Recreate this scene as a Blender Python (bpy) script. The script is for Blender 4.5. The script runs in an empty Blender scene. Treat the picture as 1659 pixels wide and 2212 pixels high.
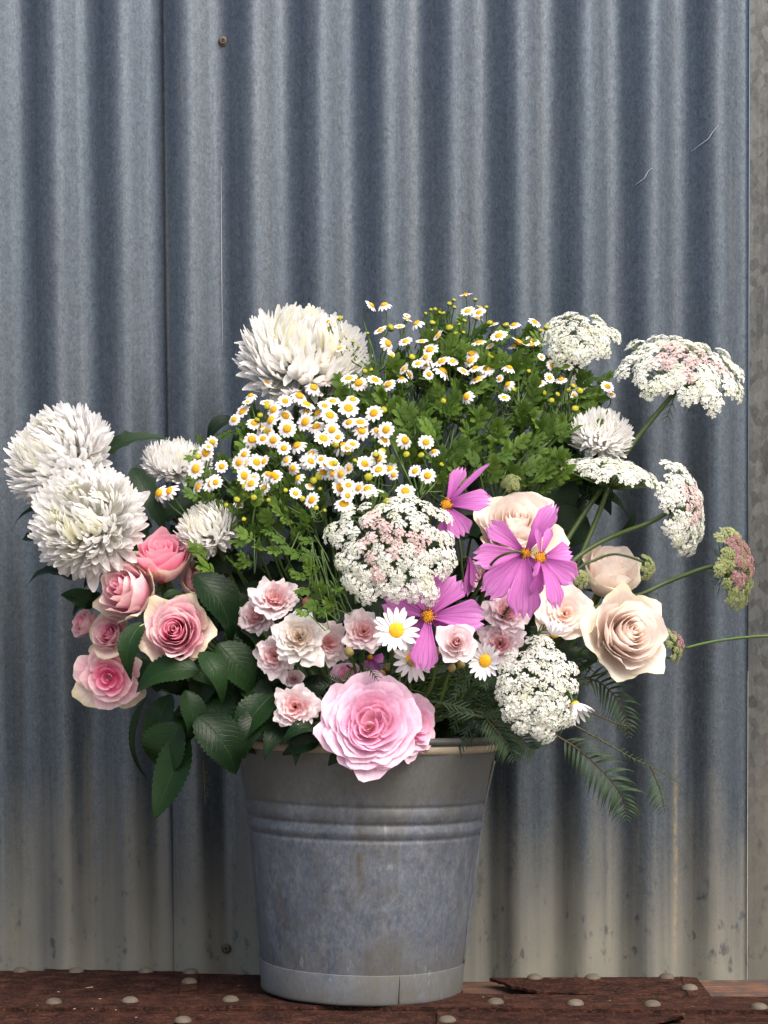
import bpy, math, random
from math import sin, cos, pi, radians, sqrt
from mathutils import Vector, Matrix, noise

S = bpy.context.scene
COL = S.collection
RNG = random.Random(7)
V = Vector

# ------------------------------------------------------------------ camera
F, CX = 4000.0, 829.5                 # focal length and centre in units of a 1659 x 2212 frame
PITCH, ROLL = radians(2.6), radians(0.36)
CY = 1400 + F*math.tan(PITCH)
EYE = V((0, -2.0, 0.369))
FWD = V((0, cos(PITCH), -sin(PITCH)))
r0, u0 = V((1, 0, 0)), V((0, sin(PITCH), cos(PITCH)))
RIGHT = r0*cos(ROLL) - u0*sin(ROLL)
UP = r0*sin(ROLL) + u0*cos(ROLL)
cam = bpy.data.cameras.new('camera')
cam.sensor_fit = 'VERTICAL'; cam.sensor_height = 36; cam.lens = 36*F/2212
cam.shift_y = (CY-1106)/2212; cam.shift_x = 0
cam.clip_start = 0.05; cam.clip_end = 2000
co = bpy.data.objects.new('camera', cam); COL.objects.link(co)
m3 = Matrix((RIGHT, UP, -FWD)).transposed()
co.matrix_world = Matrix.Translation(EYE) @ m3.to_4x4()
S.camera = co

def P(px, py, y):
    """world point on the plane Y = y seen at frame position (px, py)"""
    d = FWD + RIGHT*((px-CX)/F) + UP*((CY-py)/F)
    return EYE + d*((y-EYE.y)/d.y)
def PX(y): return (y+2.0)/F           # metres per frame unit at depth y

# ------------------------------------------------------------------ light
SUN_EL, SUN_AZ = radians(52), radians(36)      # azimuth to the right of the viewer's back
sd = V((sin(SUN_AZ)*cos(SUN_EL), -cos(SUN_AZ)*cos(SUN_EL), sin(SUN_EL)))
w = bpy.data.worlds.new('World'); S.world = w; w.use_nodes = True
nt = w.node_tree; nt.nodes.clear()
sky = nt.nodes.new('ShaderNodeTexSky'); sky.sky_type = 'NISHITA'; sky.sun_disc = False
sky.sun_elevation = SUN_EL; sky.sun_rotation = math.atan2(sd.x, sd.y)
sky.air_density = 1.0; sky.dust_density = 7.0; sky.ozone_density = 1.0
bg = nt.nodes.new('ShaderNodeBackground'); bg.inputs[1].default_value = 0.13
wo = nt.nodes.new('ShaderNodeOutputWorld')
nt.links.new(sky.outputs[0], bg.inputs[0]); nt.links.new(bg.outputs[0], wo.inputs[0])
sl = bpy.data.lights.new('sun', 'SUN'); sl.energy = 1.4; sl.angle = radians(44); sl.color = (1, .975, .94)
so = bpy.data.objects.new('sun', sl); COL.objects.link(so)
so.rotation_euler = sd.to_track_quat('Z', 'Y').to_euler(); so.location = sd*6
S.view_settings.view_transform = 'Standard'; S.view_settings.look = 'None'
S.view_settings.exposure = 1.25; S.view_settings.gamma = 1

# ------------------------------------------------------------------ material helpers
class NT:
    def __init__(s, name):
        s.m = bpy.data.materials.new(name); s.m.use_nodes = True
        s.t = s.m.node_tree; s.t.nodes.clear()
        s.out = s.n('OutputMaterial')
    def n(s, kind, **kw):
        nd = s.t.nodes.new('ShaderNode'+kind)
        for k, v in kw.items(): setattr(nd, k, v)
        return nd
    def set(s, nd, **kw):
        for k, v in kw.items():
            i = nd.inputs[int(k[1:])] if k[0] == '_' and k[1:].isdigit() else nd.inputs[k.replace('_', ' ')]
            if hasattr(v, 'links') or isinstance(v, bpy.types.NodeSocket): s.t.links.new(v, i)
            else: i.default_value = v
        return nd
    def coord(s, which='Object', scale=(1, 1, 1)):
        c = s.n('TexCoord'); mp = s.n('Mapping')
        s.t.links.new(c.outputs[which], mp.inputs[0]); mp.inputs['Scale'].default_value = scale
        return mp.outputs[0]
    def noise(s, vec, scale, detail=3, rough=.55):
        return s.set(s.n('TexNoise'), Vector=vec, Scale=scale, Detail=detail, Roughness=rough).outputs[0]
    def ramp(s, fac, stops, interp='LINEAR'):
        r = s.n('ValToRGB'); r.color_ramp.interpolation = interp
        e = r.color_ramp.elements
        while len(e) < len(stops): e.new(.5)
        for k, (p, c) in zip(e, stops):
            k.position = p; k.color = (c if isinstance(c, tuple) else (c, c, c)) + (1,)
        s.t.links.new(fac, r.inputs[0]); return r.outputs[0]
    def mix(s, fac, a, b, mode='MIX'):
        x = s.n('Mix', data_type='RGBA', blend_type=mode)
        for i, v in ((0, fac), (6, a), (7, b)):
            if isinstance(v, bpy.types.NodeSocket): s.t.links.new(v, x.inputs[i])
            else: x.inputs[i].default_value = v if i == 0 else tuple(v)+(1,)
        return x.outputs[2]
    def math(s, op, a, b=0.0, clamp=False):
        x = s.n('Math', operation=op); x.use_clamp = clamp
        for i, v in ((0, a), (1, b)):
            if isinstance(v, bpy.types.NodeSocket): s.t.links.new(v, x.inputs[i])
            else: x.inputs[i].default_value = v
        return x.outputs[0]
    def bump(s, h, strength=.2, dist=.001):
        return s.set(s.n('Bump'), Height=h, Strength=strength, Distance=dist).outputs[0]
    def surf(s, sh): s.t.links.new(sh, s.out.inputs[0]); return s.m

def petal_mat(name, stops, rough=.5, trans=.3, vein=.06, edge=None, var=.05):
    t = NT(name); uv = t.n('UVMap').outputs[0]
    sep = t.set(t.n('SeparateXYZ'), Vector=uv)
    obn = t.noise(t.coord('Object'), 60, 3)
    vv = t.math('ADD', sep.outputs[1], t.math('MULTIPLY', t.math('SUBTRACT', obn, .5), .25))
    col = t.ramp(vv, stops)
    # fine lengthwise veins
    mp = t.n('Mapping'); t.t.links.new(uv, mp.inputs[0]); mp.inputs['Scale'].default_value = (22, 1.6, 1)
    vn = t.noise(mp.outputs[0], 1.0, 2)
    dark = t.mix(1.0, col, (1-vein*2.2, 1-vein*3, 1-vein*2.4), 'MULTIPLY')
    col = t.mix(t.ramp(vn, [(.35, 0.0), (.7, 1.0)]), dark, col)
    oi = t.n('ObjectInfo')
    hs = t.set(t.n('HueSaturation'), Color=col, Value=t.math('ADD', 1-var, t.math('MULTIPLY', oi.outputs['Random'], var*1.4)),
               Hue=t.math('ADD', .5-.006, t.math('MULTIPLY', oi.outputs['Random'], .012)))
    col = hs.outputs[0]
    bs = t.set(t.n('BsdfPrincipled'), Base_Color=col, Roughness=rough, Normal=t.bump(vn, .25, .0006))
    bs.inputs['Specular IOR Level'].default_value = .3
    tr = t.set(t.n('BsdfTranslucent'), Color=col)
    return t.surf(t.set(t.n('MixShader'), _0=trans, _1=bs.outputs[0], _2=tr.outputs[0]).outputs[0])

def leaf_mat(name, c0, c1, rib, rough=.38, trans=.18, spec=.5, veins=11):
    t = NT(name); uv = t.n('UVMap').outputs[0]
    sep = t.set(t.n('SeparateXYZ'), Vector=uv)
    au = t.math('ABSOLUTE', t.math('SUBTRACT', sep.outputs[0], .5))
    nz = t.noise(t.coord('Object'), 90, 4); wob = t.noise(t.coord('Object'), 34, 2)
    ph = t.math('SUBTRACT', t.math('MULTIPLY', sep.outputs[1], float(veins)), t.math('MULTIPLY', au, 7.0))
    ph = t.math('ADD', ph, t.math('MULTIPLY', wob, 1.6))
    sv = t.math('ABSOLUTE', t.math('SUBTRACT', t.math('FRACT', ph), .5))
    side = t.ramp(sv, [(0.0, 1.0), (.09, 0.0)])
    mid = t.ramp(au, [(0.0, 1.0), (.035, 0.0)])
    oi = t.n('ObjectInfo')
    col = t.mix(t.math('ADD', t.math('MULTIPLY', wob, .7), t.math('SUBTRACT', t.math('MULTIPLY', oi.outputs['Random'], .9), .3), True), c0, c1)
    col = t.mix(t.math('MULTIPLY', side, .12), col, rib)
    col = t.mix(t.math('MULTIPLY', mid, .6), col, rib)
    h = t.math('SUBTRACT', nz, t.math('ADD', t.math('MULTIPLY', side, .22), t.math('MULTIPLY', mid, .6)))
    bs = t.set(t.n('BsdfPrincipled'), Base_Color=col, Roughness=t.math('ADD', rough-.14, t.math('MULTIPLY', wob, .3)), Normal=t.bump(h, .5, .0014))
    bs.inputs['Specular IOR Level'].default_value = spec
    tr = t.set(t.n('BsdfTranslucent'), Color=t.mix(.5, col, (.12, .25, .02)))
    return t.surf(t.set(t.n('MixShader'), _0=trans, _1=bs.outputs[0], _2=tr.outputs[0]).outputs[0])

def plain_mat(name, c0, c1, rough=.55, scale=120, bump=.3, spec=.3, trans=0):
    t = NT(name)
    nz = t.noise(t.coord('Object'), scale, 4)
    oi = t.n('ObjectInfo')
    col = t.mix(t.math('ADD', t.math('MULTIPLY', nz, .75), t.math('MULTIPLY', oi.outputs['Random'], .3)), c0, c1)
    bs = t.set(t.n('BsdfPrincipled'), Base_Color=col, Roughness=rough, Normal=t.bump(nz, bump, .0008))
    bs.inputs['Specular IOR Level'].default_value = spec
    if trans:
        tr = t.set(t.n('BsdfTranslucent'), Color=col)
        return t.surf(t.set(t.n('MixShader'), _0=trans, _1=bs.outputs[0], _2=tr.outputs[0]).outputs[0])
    return t.surf(bs.outputs[0])

def galv_mat(name, blue, grey, tan, dirt_lo, dirt_hi, spangle=260, metal=.55, rough=.42, streak=1.0, stain=None, stz=1.6, upper=None, ck=.22, patch=None):
    """weathered zinc: fine spangle, vertical rain streaks, dust splashed up from the ground"""
    t = NT(name)
    fine = t.noise(t.coord('Object', (1, 1, .6)), spangle*1.9, 3, .75)
    sp = t.n('TexVoronoi'); t.set(sp, Vector=t.coord('Object', (1, 1, .7)), Scale=spangle)
    cell = t.set(t.n('SeparateColor'), Color=sp.outputs['Color']).outputs[0]
    st = t.noise(t.coord('Object', (70, 70, stz)), 1.0, 4, .6)
    st2 = t.noise(t.coord('Object', (260, 260, 4)), 1.0, 3, .6)
    big = t.noise(t.coord('Object', (1, 1, .5)), 9, 4)
    col = t.mix(t.ramp(st, [(.3, 0.0), (.7, 1.0)]), blue, grey)
    col = t.mix(t.math('MULTIPLY', t.ramp(st2, [(.45, 0.0), (.75, 1.0)]), .35*streak), col, tuple(c*.55 for c in blue))
    k = t.math('ADD', .12, t.math('ADD', t.math('MULTIPLY', fine, 1.5), t.math('MULTIPLY', cell, ck)))
    col = t.mix(1.0, col, t.set(t.n('CombineColor'), Red=k, Green=k, Blue=k).outputs[0], 'MULTIPLY')
    z = t.set(t.n('SeparateXYZ'), Vector=t.coord('Object')).outputs[2]
    g = t.math('DIVIDE', t.math('SUBTRACT', dirt_hi, z), dirt_hi-dirt_lo, True)
    g = t.math('ADD', g, t.math('MULTIPLY', t.math('SUBTRACT', big, .5), .9))
    g = t.math('ADD', g, t.math('MULTIPLY', t.math('SUBTRACT', st, .5), .7))
    blot = t.noise(t.coord('Object', (1, 1, .6)), 75, 3, .6)
    g = t.ramp(g, [(.2, 0.0), (1.0, 1.0)])
    col = t.mix(t.math('MULTIPLY', g, .8), col, tuple(sum(grey)/3*c for c in (.78, .80, .80)))
    g = t.math('MULTIPLY', g, t.ramp(blot, [(.31, .3), (.40, 1.0)]))
    dust = t.mix(fine, tuple(c*.72 for c in tan), tan)
    col = t.mix(t.math('MULTIPLY', g, .85), col, dust)
    if patch:
        pn = t.ramp(t.noise(t.coord('Object', (1, 1, .6)), 26, 5, .65), [(.50, 0.0), (.66, 1.0)])
        col = t.mix(t.math('MULTIPLY', pn, .55), col, patch)
        pale = t.ramp(t.noise(t.coord('Object', (1, 1, .35)), 110, 3, .6), [(.66, 0.0), (.74, 1.0)])
        col = t.mix(t.math('MULTIPLY', pale, .5), col, (.22, .23, .24))
    if upper:  # browner, slightly darker top: part patina, part painted shade from the flowers above
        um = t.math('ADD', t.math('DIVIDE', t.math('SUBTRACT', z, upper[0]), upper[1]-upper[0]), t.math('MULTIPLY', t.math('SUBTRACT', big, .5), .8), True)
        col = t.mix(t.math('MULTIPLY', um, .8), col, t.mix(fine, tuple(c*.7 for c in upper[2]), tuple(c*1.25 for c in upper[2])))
    if stain:
        x0, wd, za, zb_, sc = stain
        sx_ = t.set(t.n('SeparateXYZ'), Vector=t.coord('Object')).outputs[0]
        wob = t.math('MULTIPLY', t.math('SUBTRACT', t.noise(t.coord('Object', (1, 1, .4)), 45, 3), .5), wd*2.4)
        dx = t.math('DIVIDE', t.math('ABSOLUTE', t.math('ADD', t.math('SUBTRACT', sx_, x0), wob)), wd)
        mk_ = t.math('SUBTRACT', 1.0, dx, True)
        zm = t.math('DIVIDE', t.math('ABSOLUTE', t.math('SUBTRACT', z, (za+zb_)/2)), (zb_-za)/2)
        mk_ = t.math('MULTIPLY', mk_, t.math('SUBTRACT', 1.0, t.math('POWER', zm, 3.0), True))
        mk_ = t.math('MULTIPLY', mk_, t.ramp(t.noise(t.coord('Object', (1, 1, .7)), 130, 4, .7), [(.35, 0.0), (.6, 1.0)]))
        col = t.mix(t.math('MULTIPLY', mk_, .9), col, sc)
    h = t.math('ADD', fine, t.math('MULTIPLY', blot, .5))
    bs = t.set(t.n('BsdfPrincipled'), Base_Color=col, Metallic=t.math('MULTIPLY', t.math('SUBTRACT', 1.0, t.math('MULTIPLY', g, .8)), metal),
               Roughness=t.math('ADD', rough-.05, t.math('ADD', t.math('MULTIPLY', fine, .12), t.math('MULTIPLY', g, .2))), Normal=t.bump(h, .25, .0006))
    return t.surf(bs.outputs[0])

def rust_mat(name, c0, c1, c2):
    t = NT(name)
    a = t.noise(t.coord('Object'), 38, 6, .7); b = t.noise(t.coord('Object'), 240, 4, .7)
    col = t.ramp(a, [(.34, c0), (.5, c1), (.66, c2)])
    fl = t.ramp(t.noise(t.coord('Object', (.6, 1, 1)), 95, 5, .75), [(.44, 0.0), (.5, 1.0)])
    col = t.mix(t.math('MULTIPLY', fl, .5), col, c0)
    col = t.mix(t.ramp(b, [(.52, 0.0), (.75, .7)]), col, tuple(c*2.0 for c in c2))
    bs = t.set(t.n('BsdfPrincipled'), Base_Color=col, Roughness=.8, Normal=t.bump(t.math('ADD', a, b), .9, .003))
    bs.inputs['Specular IOR Level'].default_value = .10
    return t.surf(bs.outputs[0])

def wood_mat(name):
    t = NT(name)
    a = t.noise(t.coord('Object', (6, 90, 90)), 1.0, 6, .7); b = t.noise(t.coord('Object'), 25, 5, .65)
    col = t.ramp(a, [(.3, (.025, .012, .008)), (.5, (.11, .042, .018)), (.7, (.21, .115, .065))])
    col = t.mix(t.ramp(b, [(.4, 1.0), (.62, 0.0)]), col, (.035, .022, .018))
    bs = t.set(t.n('BsdfPrincipled'), Base_Color=col, Roughness=.85, Normal=t.bump(a, .8, .003))
    return t.surf(bs.outputs[0])

M = {}; YW_ = .172
M['wall'] = galv_mat('galvanised corrugated iron', (.060, .079, .102), (.086, .102, .120), (.190, .184, .148), -.03, .28, metal=.68, rough=.38, streak=.6, stain=(P(1462, 1700, YW_).x, .0032, -.02, .27, (.26, .20, .11)))
M['flash'] = galv_mat('spangled galvanised flashing', (.040, .043, .044), (.072, .072, .068), (.115, .108, .085), -.02, .5, spangle=120, ck=.8)
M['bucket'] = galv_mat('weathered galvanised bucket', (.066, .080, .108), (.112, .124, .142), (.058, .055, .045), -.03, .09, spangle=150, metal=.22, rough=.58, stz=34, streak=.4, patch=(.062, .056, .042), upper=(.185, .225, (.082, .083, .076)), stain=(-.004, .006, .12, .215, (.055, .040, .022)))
M['rust'] = rust_mat('rusted iron plate', (.004, .002, .0017), (.030, .0115, .008), (.066, .026, .0165))
M['rust2'] = rust_mat('rusted iron strap', (.007, .0032, .0025), (.036, .0145, .0098), (.066, .027, .017))
M['rivet'] = plain_mat('dusty zinc rivet', (.026, .017, .012), (.120, .104, .078), .7, 90, .5)
M['wood'] = wood_mat('weathered timber')
M['cream'] = plain_mat('flaking cream paint', (.16, .135, .095), (.30, .255, .185), .7, 70)
M['wire'] = plain_mat('dark rim wire', (.03, .03, .03), (.09, .09, .085), .5, 200)
M['black'] = plain_mat('screw socket', (.01, .01, .01), (.03, .03, .03))
W1, W2, W3 = (.84, .84, .81), (.84, .83, .74), (.82, .81, .55)
M['mum_white'] = petal_mat('white chrysanthemum petal', [(0, (.80, .80, .70)), (.35, W1), (1, (.88, .88, .87))], trans=.48, vein=.02, var=.03)
M['mum_cream'] = petal_mat('cream chrysanthemum petal', [(0, (.78, .78, .58)), (.5, W2), (1, (.87, .87, .83))], trans=.48, vein=.02, var=.03)
M['mum_yellow'] = petal_mat('greenish yellow chrysanthemum petal', [(0, (.72, .73, .36)), (.6, W3), (1, (.86, .86, .74))], trans=.48, vein=.02, var=.03)
M['pink_in'] = petal_mat('deep pink rose petal', [(0, (.80, .15, .33)), (.5, (.88, .20, .40)), (.85, (.90, .36, .51)), (1, (.91, .57, .65))], vein=.04, trans=.4)
M['pink_mid'] = petal_mat('pink rose petal', [(0, (.84, .32, .46)), (.5, (.90, .45, .58)), (.85, (.91, .62, .68)), (1, (.90, .75, .68))], vein=.05, trans=.4)
M['pink_out'] = petal_mat('cream guard petal tinged pink', [(0, (.68, .62, .38)), (.35, (.86, .64, .60)), (.75, (.86, .71, .62)), (1, (.74, .70, .46))], vein=.06, trans=.38)
M['peach_in'] = petal_mat('peach rose heart', [(0, (.90, .62, .52)), (.5, (.91, .74, .66)), (1, (.92, .82, .75))], vein=.02, trans=.45)
M['peach_mid'] = petal_mat('pale peach rose petal', [(0, (.88, .68, .57)), (.5, (.91, .79, .72)), (1, (.92, .86, .80))], vein=.025, trans=.45)
M['peach_out'] = petal_mat('cream rose guard petal', [(0, (.70, .68, .42)), (.4, (.84, .73, .61)), (.85, (.87, .80, .69)), (1, (.78, .76, .54))], vein=.03, trans=.35)
M['gr_in'] = petal_mat('pink garden rose heart', [(0, (.88, .64, .40)), (.3, (.87, .42, .58)), (1, (.89, .54, .71))], vein=.04, trans=.45)
M['gr_out'] = petal_mat('pink garden rose petal', [(0, (.85, .40, .59)), (.6, (.88, .53, .71)), (1, (.91, .69, .81))], vein=.05, trans=.42)
M['sm_in'] = petal_mat('small rose heart', [(0, (.80, .38, .34)), (.5, (.84, .50, .51)), (1, (.87, .70, .71))], vein=.05, trans=.4)
M['sm_out'] = petal_mat('pale pink small rose petal', [(0, (.82, .56, .56)), (.5, (.87, .72, .73)), (1, (.89, .81, .82))], vein=.05, trans=.4)
M['sw_in'] = petal_mat('cream rose heart', [(0, (.66, .44, .24)), (.4, (.84, .73, .60)), (1, (.88, .83, .77))], vein=.05, trans=.4)
M['sw_out'] = petal_mat('white rose petal', [(0, (.82, .74, .62)), (.5, (.87, .83, .78)), (1, (.89, .87, .84))], vein=.05, trans=.4)
M['bud'] = petal_mat('rose bud petal', [(0, (.45, .25, .12)), (.5, (.50, .10, .10)), (1, (.55, .18, .18))])
M['cosmos'] = petal_mat('magenta cosmos petal', [(0, (.40, .07, .36)), (.3, (.58, .15, .52)), (.75, (.67, .23, .62)), (1, (.71, .30, .66))], vein=.15, trans=.42, var=.1)
M['daisy'] = petal_mat('white daisy petal', [(0, (.66, .68, .62)), (.3, (.76, .76, .76)), (1, (.79, .79, .80))], vein=.05, trans=.25)
M['disc'] = plain_mat('yellow daisy disc', (.62, .30, .01), (.78, .46, .02), .7, 900, .9)
M['disc_g'] = plain_mat('greenish yellow bud', (.30, .34, .03), (.62, .54, .04), .7, 900, .9)
M['cdisc'] = plain_mat('orange cosmos stamen', (.50, .18, .01), (.72, .38, .02), .7, 700, .9)
M['anther'] = plain_mat('dark anther', (.06, .02, .01), (.16, .06, .02))
M['fl_white'] = plain_mat('white floret', (.72, .73, .66), (.88, .88, .85), .6, 300, .2, .2, .42)
M['fl_cream'] = plain_mat('creamy floret', (.64, .66, .54), (.85, .85, .77), .6, 300, .2, .2, .42)
M['fl_pink'] = plain_mat('pink tinged floret', (.60, .42, .43), (.84, .70, .69), .6, 300, .2, .2, .42)
M['fl_green'] = plain_mat('green floret', (.22, .27, .09), (.46, .48, .25), .6, 300, .2, .2, .42)
M['fl_mauve'] = plain_mat('dusky mauve floret', (.24, .08, .11), (.56, .34, .34), .6, 300, .2, .2, .42)
M['stem'] = plain_mat('green stem', (.035, .070, .014), (.07, .12, .03), .5, 80)
M['pedicel'] = plain_mat('pale green floret stalk', (.16, .24, .07), (.30, .38, .14), .6, 300, .2, .2, .4)
M['stem_d'] = plain_mat('dark olive stem', (.022, .040, .010), (.045, .070, .018), .5, 80)
M['stem_b'] = plain_mat('brown fern stalk', (.035, .025, .012), (.065, .045, .02), .6, 80)
M['budtan'] = plain_mat('tan daisy bud', (.18, .14, .05), (.32, .25, .10), .6, 250, .5)
M['lf_rose'] = leaf_mat('glossy dark rose leaf', (.0035, .012, .004), (.009, .026, .007), (.016, .036, .011), .36, .04, .13)
M['lf_mum'] = leaf_mat('dark chrysanthemum leaf', (.004, .011, .005), (.010, .024, .010), (.024, .044, .018), .5, .05, .14)
M['lf_fev'] = leaf_mat('fresh feverfew leaf', (.032, .074, .007), (.084, .155, .014), (.12, .19, .034), .5, .22, .3, 5)
M['lf_arg'] = leaf_mat('narrow daisy leaf', (.010, .026, .009), (.022, .052, .017), (.035, .065, .025), .5, .15, .3, 3)
M['lf_fern'] = leaf_mat('fern pinna', (.010, .025, .008), (.022, .05, .015), (.03, .055, .02), .5, .2, .3, 3)
M['sepal'] = leaf_mat('pale green sepal', (.05, .085, .025), (.11, .15, .05), (.14, .17, .07), .5, .2, .3, 4)

# ------------------------------------------------------------------ mesh helpers
def mk(name, verts, faces, uvs=None, mats=(), fmat=None, smooth=True):
    me = bpy.data.meshes.new(name)
    me.from_pydata([tuple(v) for v in verts], [], faces)
    if uvs:
        ul = me.uv_layers.new(name='UVMap')
        flat = []
        for f in faces:
            for i in f: flat += [uvs[i][0], uvs[i][1]]
        ul.data.foreach_set('uv', flat)
    for m in mats: me.materials.append(M[m])
    if fmat: me.polygons.foreach_set('material_index', fmat)
    me.polygons.foreach_set('use_smooth', [smooth]*len(faces))
    me.update()
    return me

class B:
    """collects geometry for ONE mesh"""
    def __init__(s): s.v = []; s.f = []; s.uv = []; s.m = []
    def add(s, v, f, uv=None, mi=0):
        o = len(s.v); s.v += v; s.uv += (uv or [(.5, .5)]*len(v))
        s.f += [tuple(i+o for i in q) for q in f]; s.m += [mi]*len(f)
    def grid(s, nu, nv, fn, mi=0, flip=False):
        v = []; uv = []
        for j in range(nv+1):
            for i in range(nu+1):
                a, b = i/nu, j/nv
                v.append(V(fn(a, b))); uv.append((a, b))
        f = []
        for j in range(nv):
            for i in range(nu):
                a = j*(nu+1)+i
                f.append((a, a+1, a+nu+2, a+nu+1))
        s.add(v, f, uv, mi)
    def tube(s, pts, rad, n=6, sub=6, mi=0, cap=True):
        q = spline(pts, sub) if sub > 1 else [V(p) for p in pts]
        N = len(q); v = []; f = []
        up = V((.13, .92, .37))
        for k, p in enumerate(q):
            d = (q[min(k+1, N-1)]-q[max(k-1, 0)])
            d = d.normalized() if d.length > 1e-9 else V((0, 0, 1))
            a = d.cross(up)
            a = (a if a.length > 1e-4 else d.cross(V((1, 0, 0)))).normalized(); b = d.cross(a)
            t = k/(N-1)
            r = rad(t) if callable(rad) else (rad[0]+(rad[1]-rad[0])*t if isinstance(rad, tuple) else rad)
            for i in range(n):
                g = 2*pi*i/n; v.append(p + a*(cos(g)*r) + b*(sin(g)*r))
        for k in range(N-1):
            for i in range(n):
                j = (i+1) % n
                f.append((k*n+i, k*n+j, (k+1)*n+j, (k+1)*n+i))
        if cap: f.append(tuple(range(n))[::-1]); f.append(tuple((N-1)*n+i for i in range(n)))
        s.add(v, f, None, mi)
    def ball(s, c, r, sz=1.0, ax=V((0, 0, 1)), n=8, rings=5, lo=0.0, mi=0, bump=0, rng=RNG):
        """dome / ellipsoid about axis ax; lo = start latitude (0 full sphere, .5 upper half)"""
        R = rot_to(ax); c = V(c); v = []; f = []; uv = []
        for j in range(rings+1):
            th = pi*(1-(lo+(1-lo)*j/rings))
            for i in range(n):
                g = 2*pi*i/n
                rr = r*(1+bump*rng.uniform(-1, 1))
                v.append(c + R @ V((sin(th)*cos(g)*rr, sin(th)*sin(g)*rr, cos(th)*rr*sz))); uv.append((i/n, j/rings))
        for j in range(rings):
            for i in range(n):
                k = (i+1) % n
                f.append((j*n+i, j*n+k, (j+1)*n+k, (j+1)*n+i))
        s.add(v, f, uv, mi)
    def lathe(s, prof, n=96, mi=0, dent=None):
        v = []; f = []; uv = []
        for j, (r, z) in enumerate(prof):
            for i in range(n):
                g = 2*pi*i/n
                rr = r + (dent(g, z) if dent else 0)
                v.append(V((rr*cos(g), rr*sin(g), z))); uv.append((i/n, j/len(prof)))
        for j in range(len(prof)-1):
            for i in range(n):
                k = (i+1) % n
                f.append((j*n+i, j*n+k, (j+1)*n+k, (j+1)*n+i))
        s.add(v, f, uv, mi)
    def box(s, a, b, mi=0):
        x0, y0, z0 = a; x1, y1, z1 = b
        v = [V(p) for p in ((x0,y0,z0),(x1,y0,z0),(x1,y1,z0),(x0,y1,z0),(x0,y0,z1),(x1,y0,z1),(x1,y1,z1),(x0,y1,z1))]
        s.add(v, [(0,3,2,1),(4,5,6,7),(0,1,5,4),(1,2,6,5),(2,3,7,6),(3,0,4,7)], None, mi)
    def mesh(s, name, mats, smooth=True): return mk(name, s.v, s.f, s.uv, mats, s.m, smooth)

def spline(pts, sub):
    p = [V(a) for a in pts]
    if len(p) == 2: p = [p[0], p[0].lerp(p[1], .5), p[1]]
    p = [p[0]*2-p[1]] + p + [p[-1]*2-p[-2]]
    out = []
    for i in range(1, len(p)-2):
        for k in range(sub):
            t = k/sub; a, b, c, d = p[i-1:i+3]
            out.append(.5*((2*b)+(c-a)*t+(2*a-5*b+4*c-d)*t*t+(3*b-a-3*c+d)*t**3))
    out.append(p[-2]); return out

def rot_to(n, hint=None, spin=0.0):
    """3x3 with Z along n"""
    z = V(n).normalized(); h = V(hint) if hint else (V((0, 0, 1)) if abs(z.z) < .95 else V((0, 1, 0)))
    x = h.cross(z).normalized(); y = z.cross(x)
    m = Matrix((x, y, z)).transposed()
    return m @ Matrix.Rotation(spin, 3, 'Z') if spin else m

def part(name, me, parent, mat4=None, label=None):
    o = bpy.data.objects.new(name, me); COL.objects.link(o)
    if parent: o.parent = parent
    if mat4 is not None: o.matrix_basis = mat4
    if label: o['label'] = label
    return o
def thing(name, label, cat, loc, group=None):
    o = bpy.data.objects.new(name, None); COL.objects.link(o); o.location = loc
    o.empty_display_size = .02
    o['label'] = label; o['category'] = cat
    if group: o['group'] = group
    return o

def blade(b, base, tip, width, nrm, prof, nu=4, nv=12, bend=0, cup=0, twist=0, pleat=0, npl=3, curl=0, mi=0, wav=0, seed=0):
    """leaf- or petal-like surface from base to tip, upper side towards nrm"""
    base, tip = V(base), V(tip); d = tip-base; L = d.length; d.normalize()
    s0 = d.cross(V(nrm)).normalized(); n0 = s0.cross(d)
    def fn(a, v):
        u = a*2-1; ang = twist*v
        s = s0*cos(ang)+n0*sin(ang); n = n0*cos(ang)-s0*sin(ang)
        wv = width*.5*prof(v, u)
        c = base + d*(L*v) + n0*(bend*L*4*v*(1-v)) - n0*(curl*L*v**4)
        z = cup*wv*(abs(u)**1.5) + pleat*wv*cos(npl*pi*u)*min(1, v*2)
        if wav: z += wav*width*sin(v*9+seed*3+u*1.5)*abs(u)
        return c + s*(u*wv) + n*z
    b.grid(nu, nv, fn, mi)

def ovate(v, u=0): return max(.02, (sin(pi*min(1, v**.75))**.8)*1.02)*(1 if v < .999 else .2)
def serrate(n):
    def f(v, u=0):
        e = sin(pi*v**.72)**.85 if 0 < v < 1 else 0.0
        return max(.015, e*(1 - (.17*((v*n) % 1.0) if abs(u) > .9 else 0)))
    return f
def lobed(n, depth=.35):
    def f(v, u=0):
        e = sin(pi*v**.8)**.7 if 0 < v < 1 else 0.0
        return max(.02, e*(1 - (depth*abs(cos(pi*n*v)) if abs(u) > .6 else depth*.3*abs(cos(pi*n*v)))))
    return f

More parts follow.
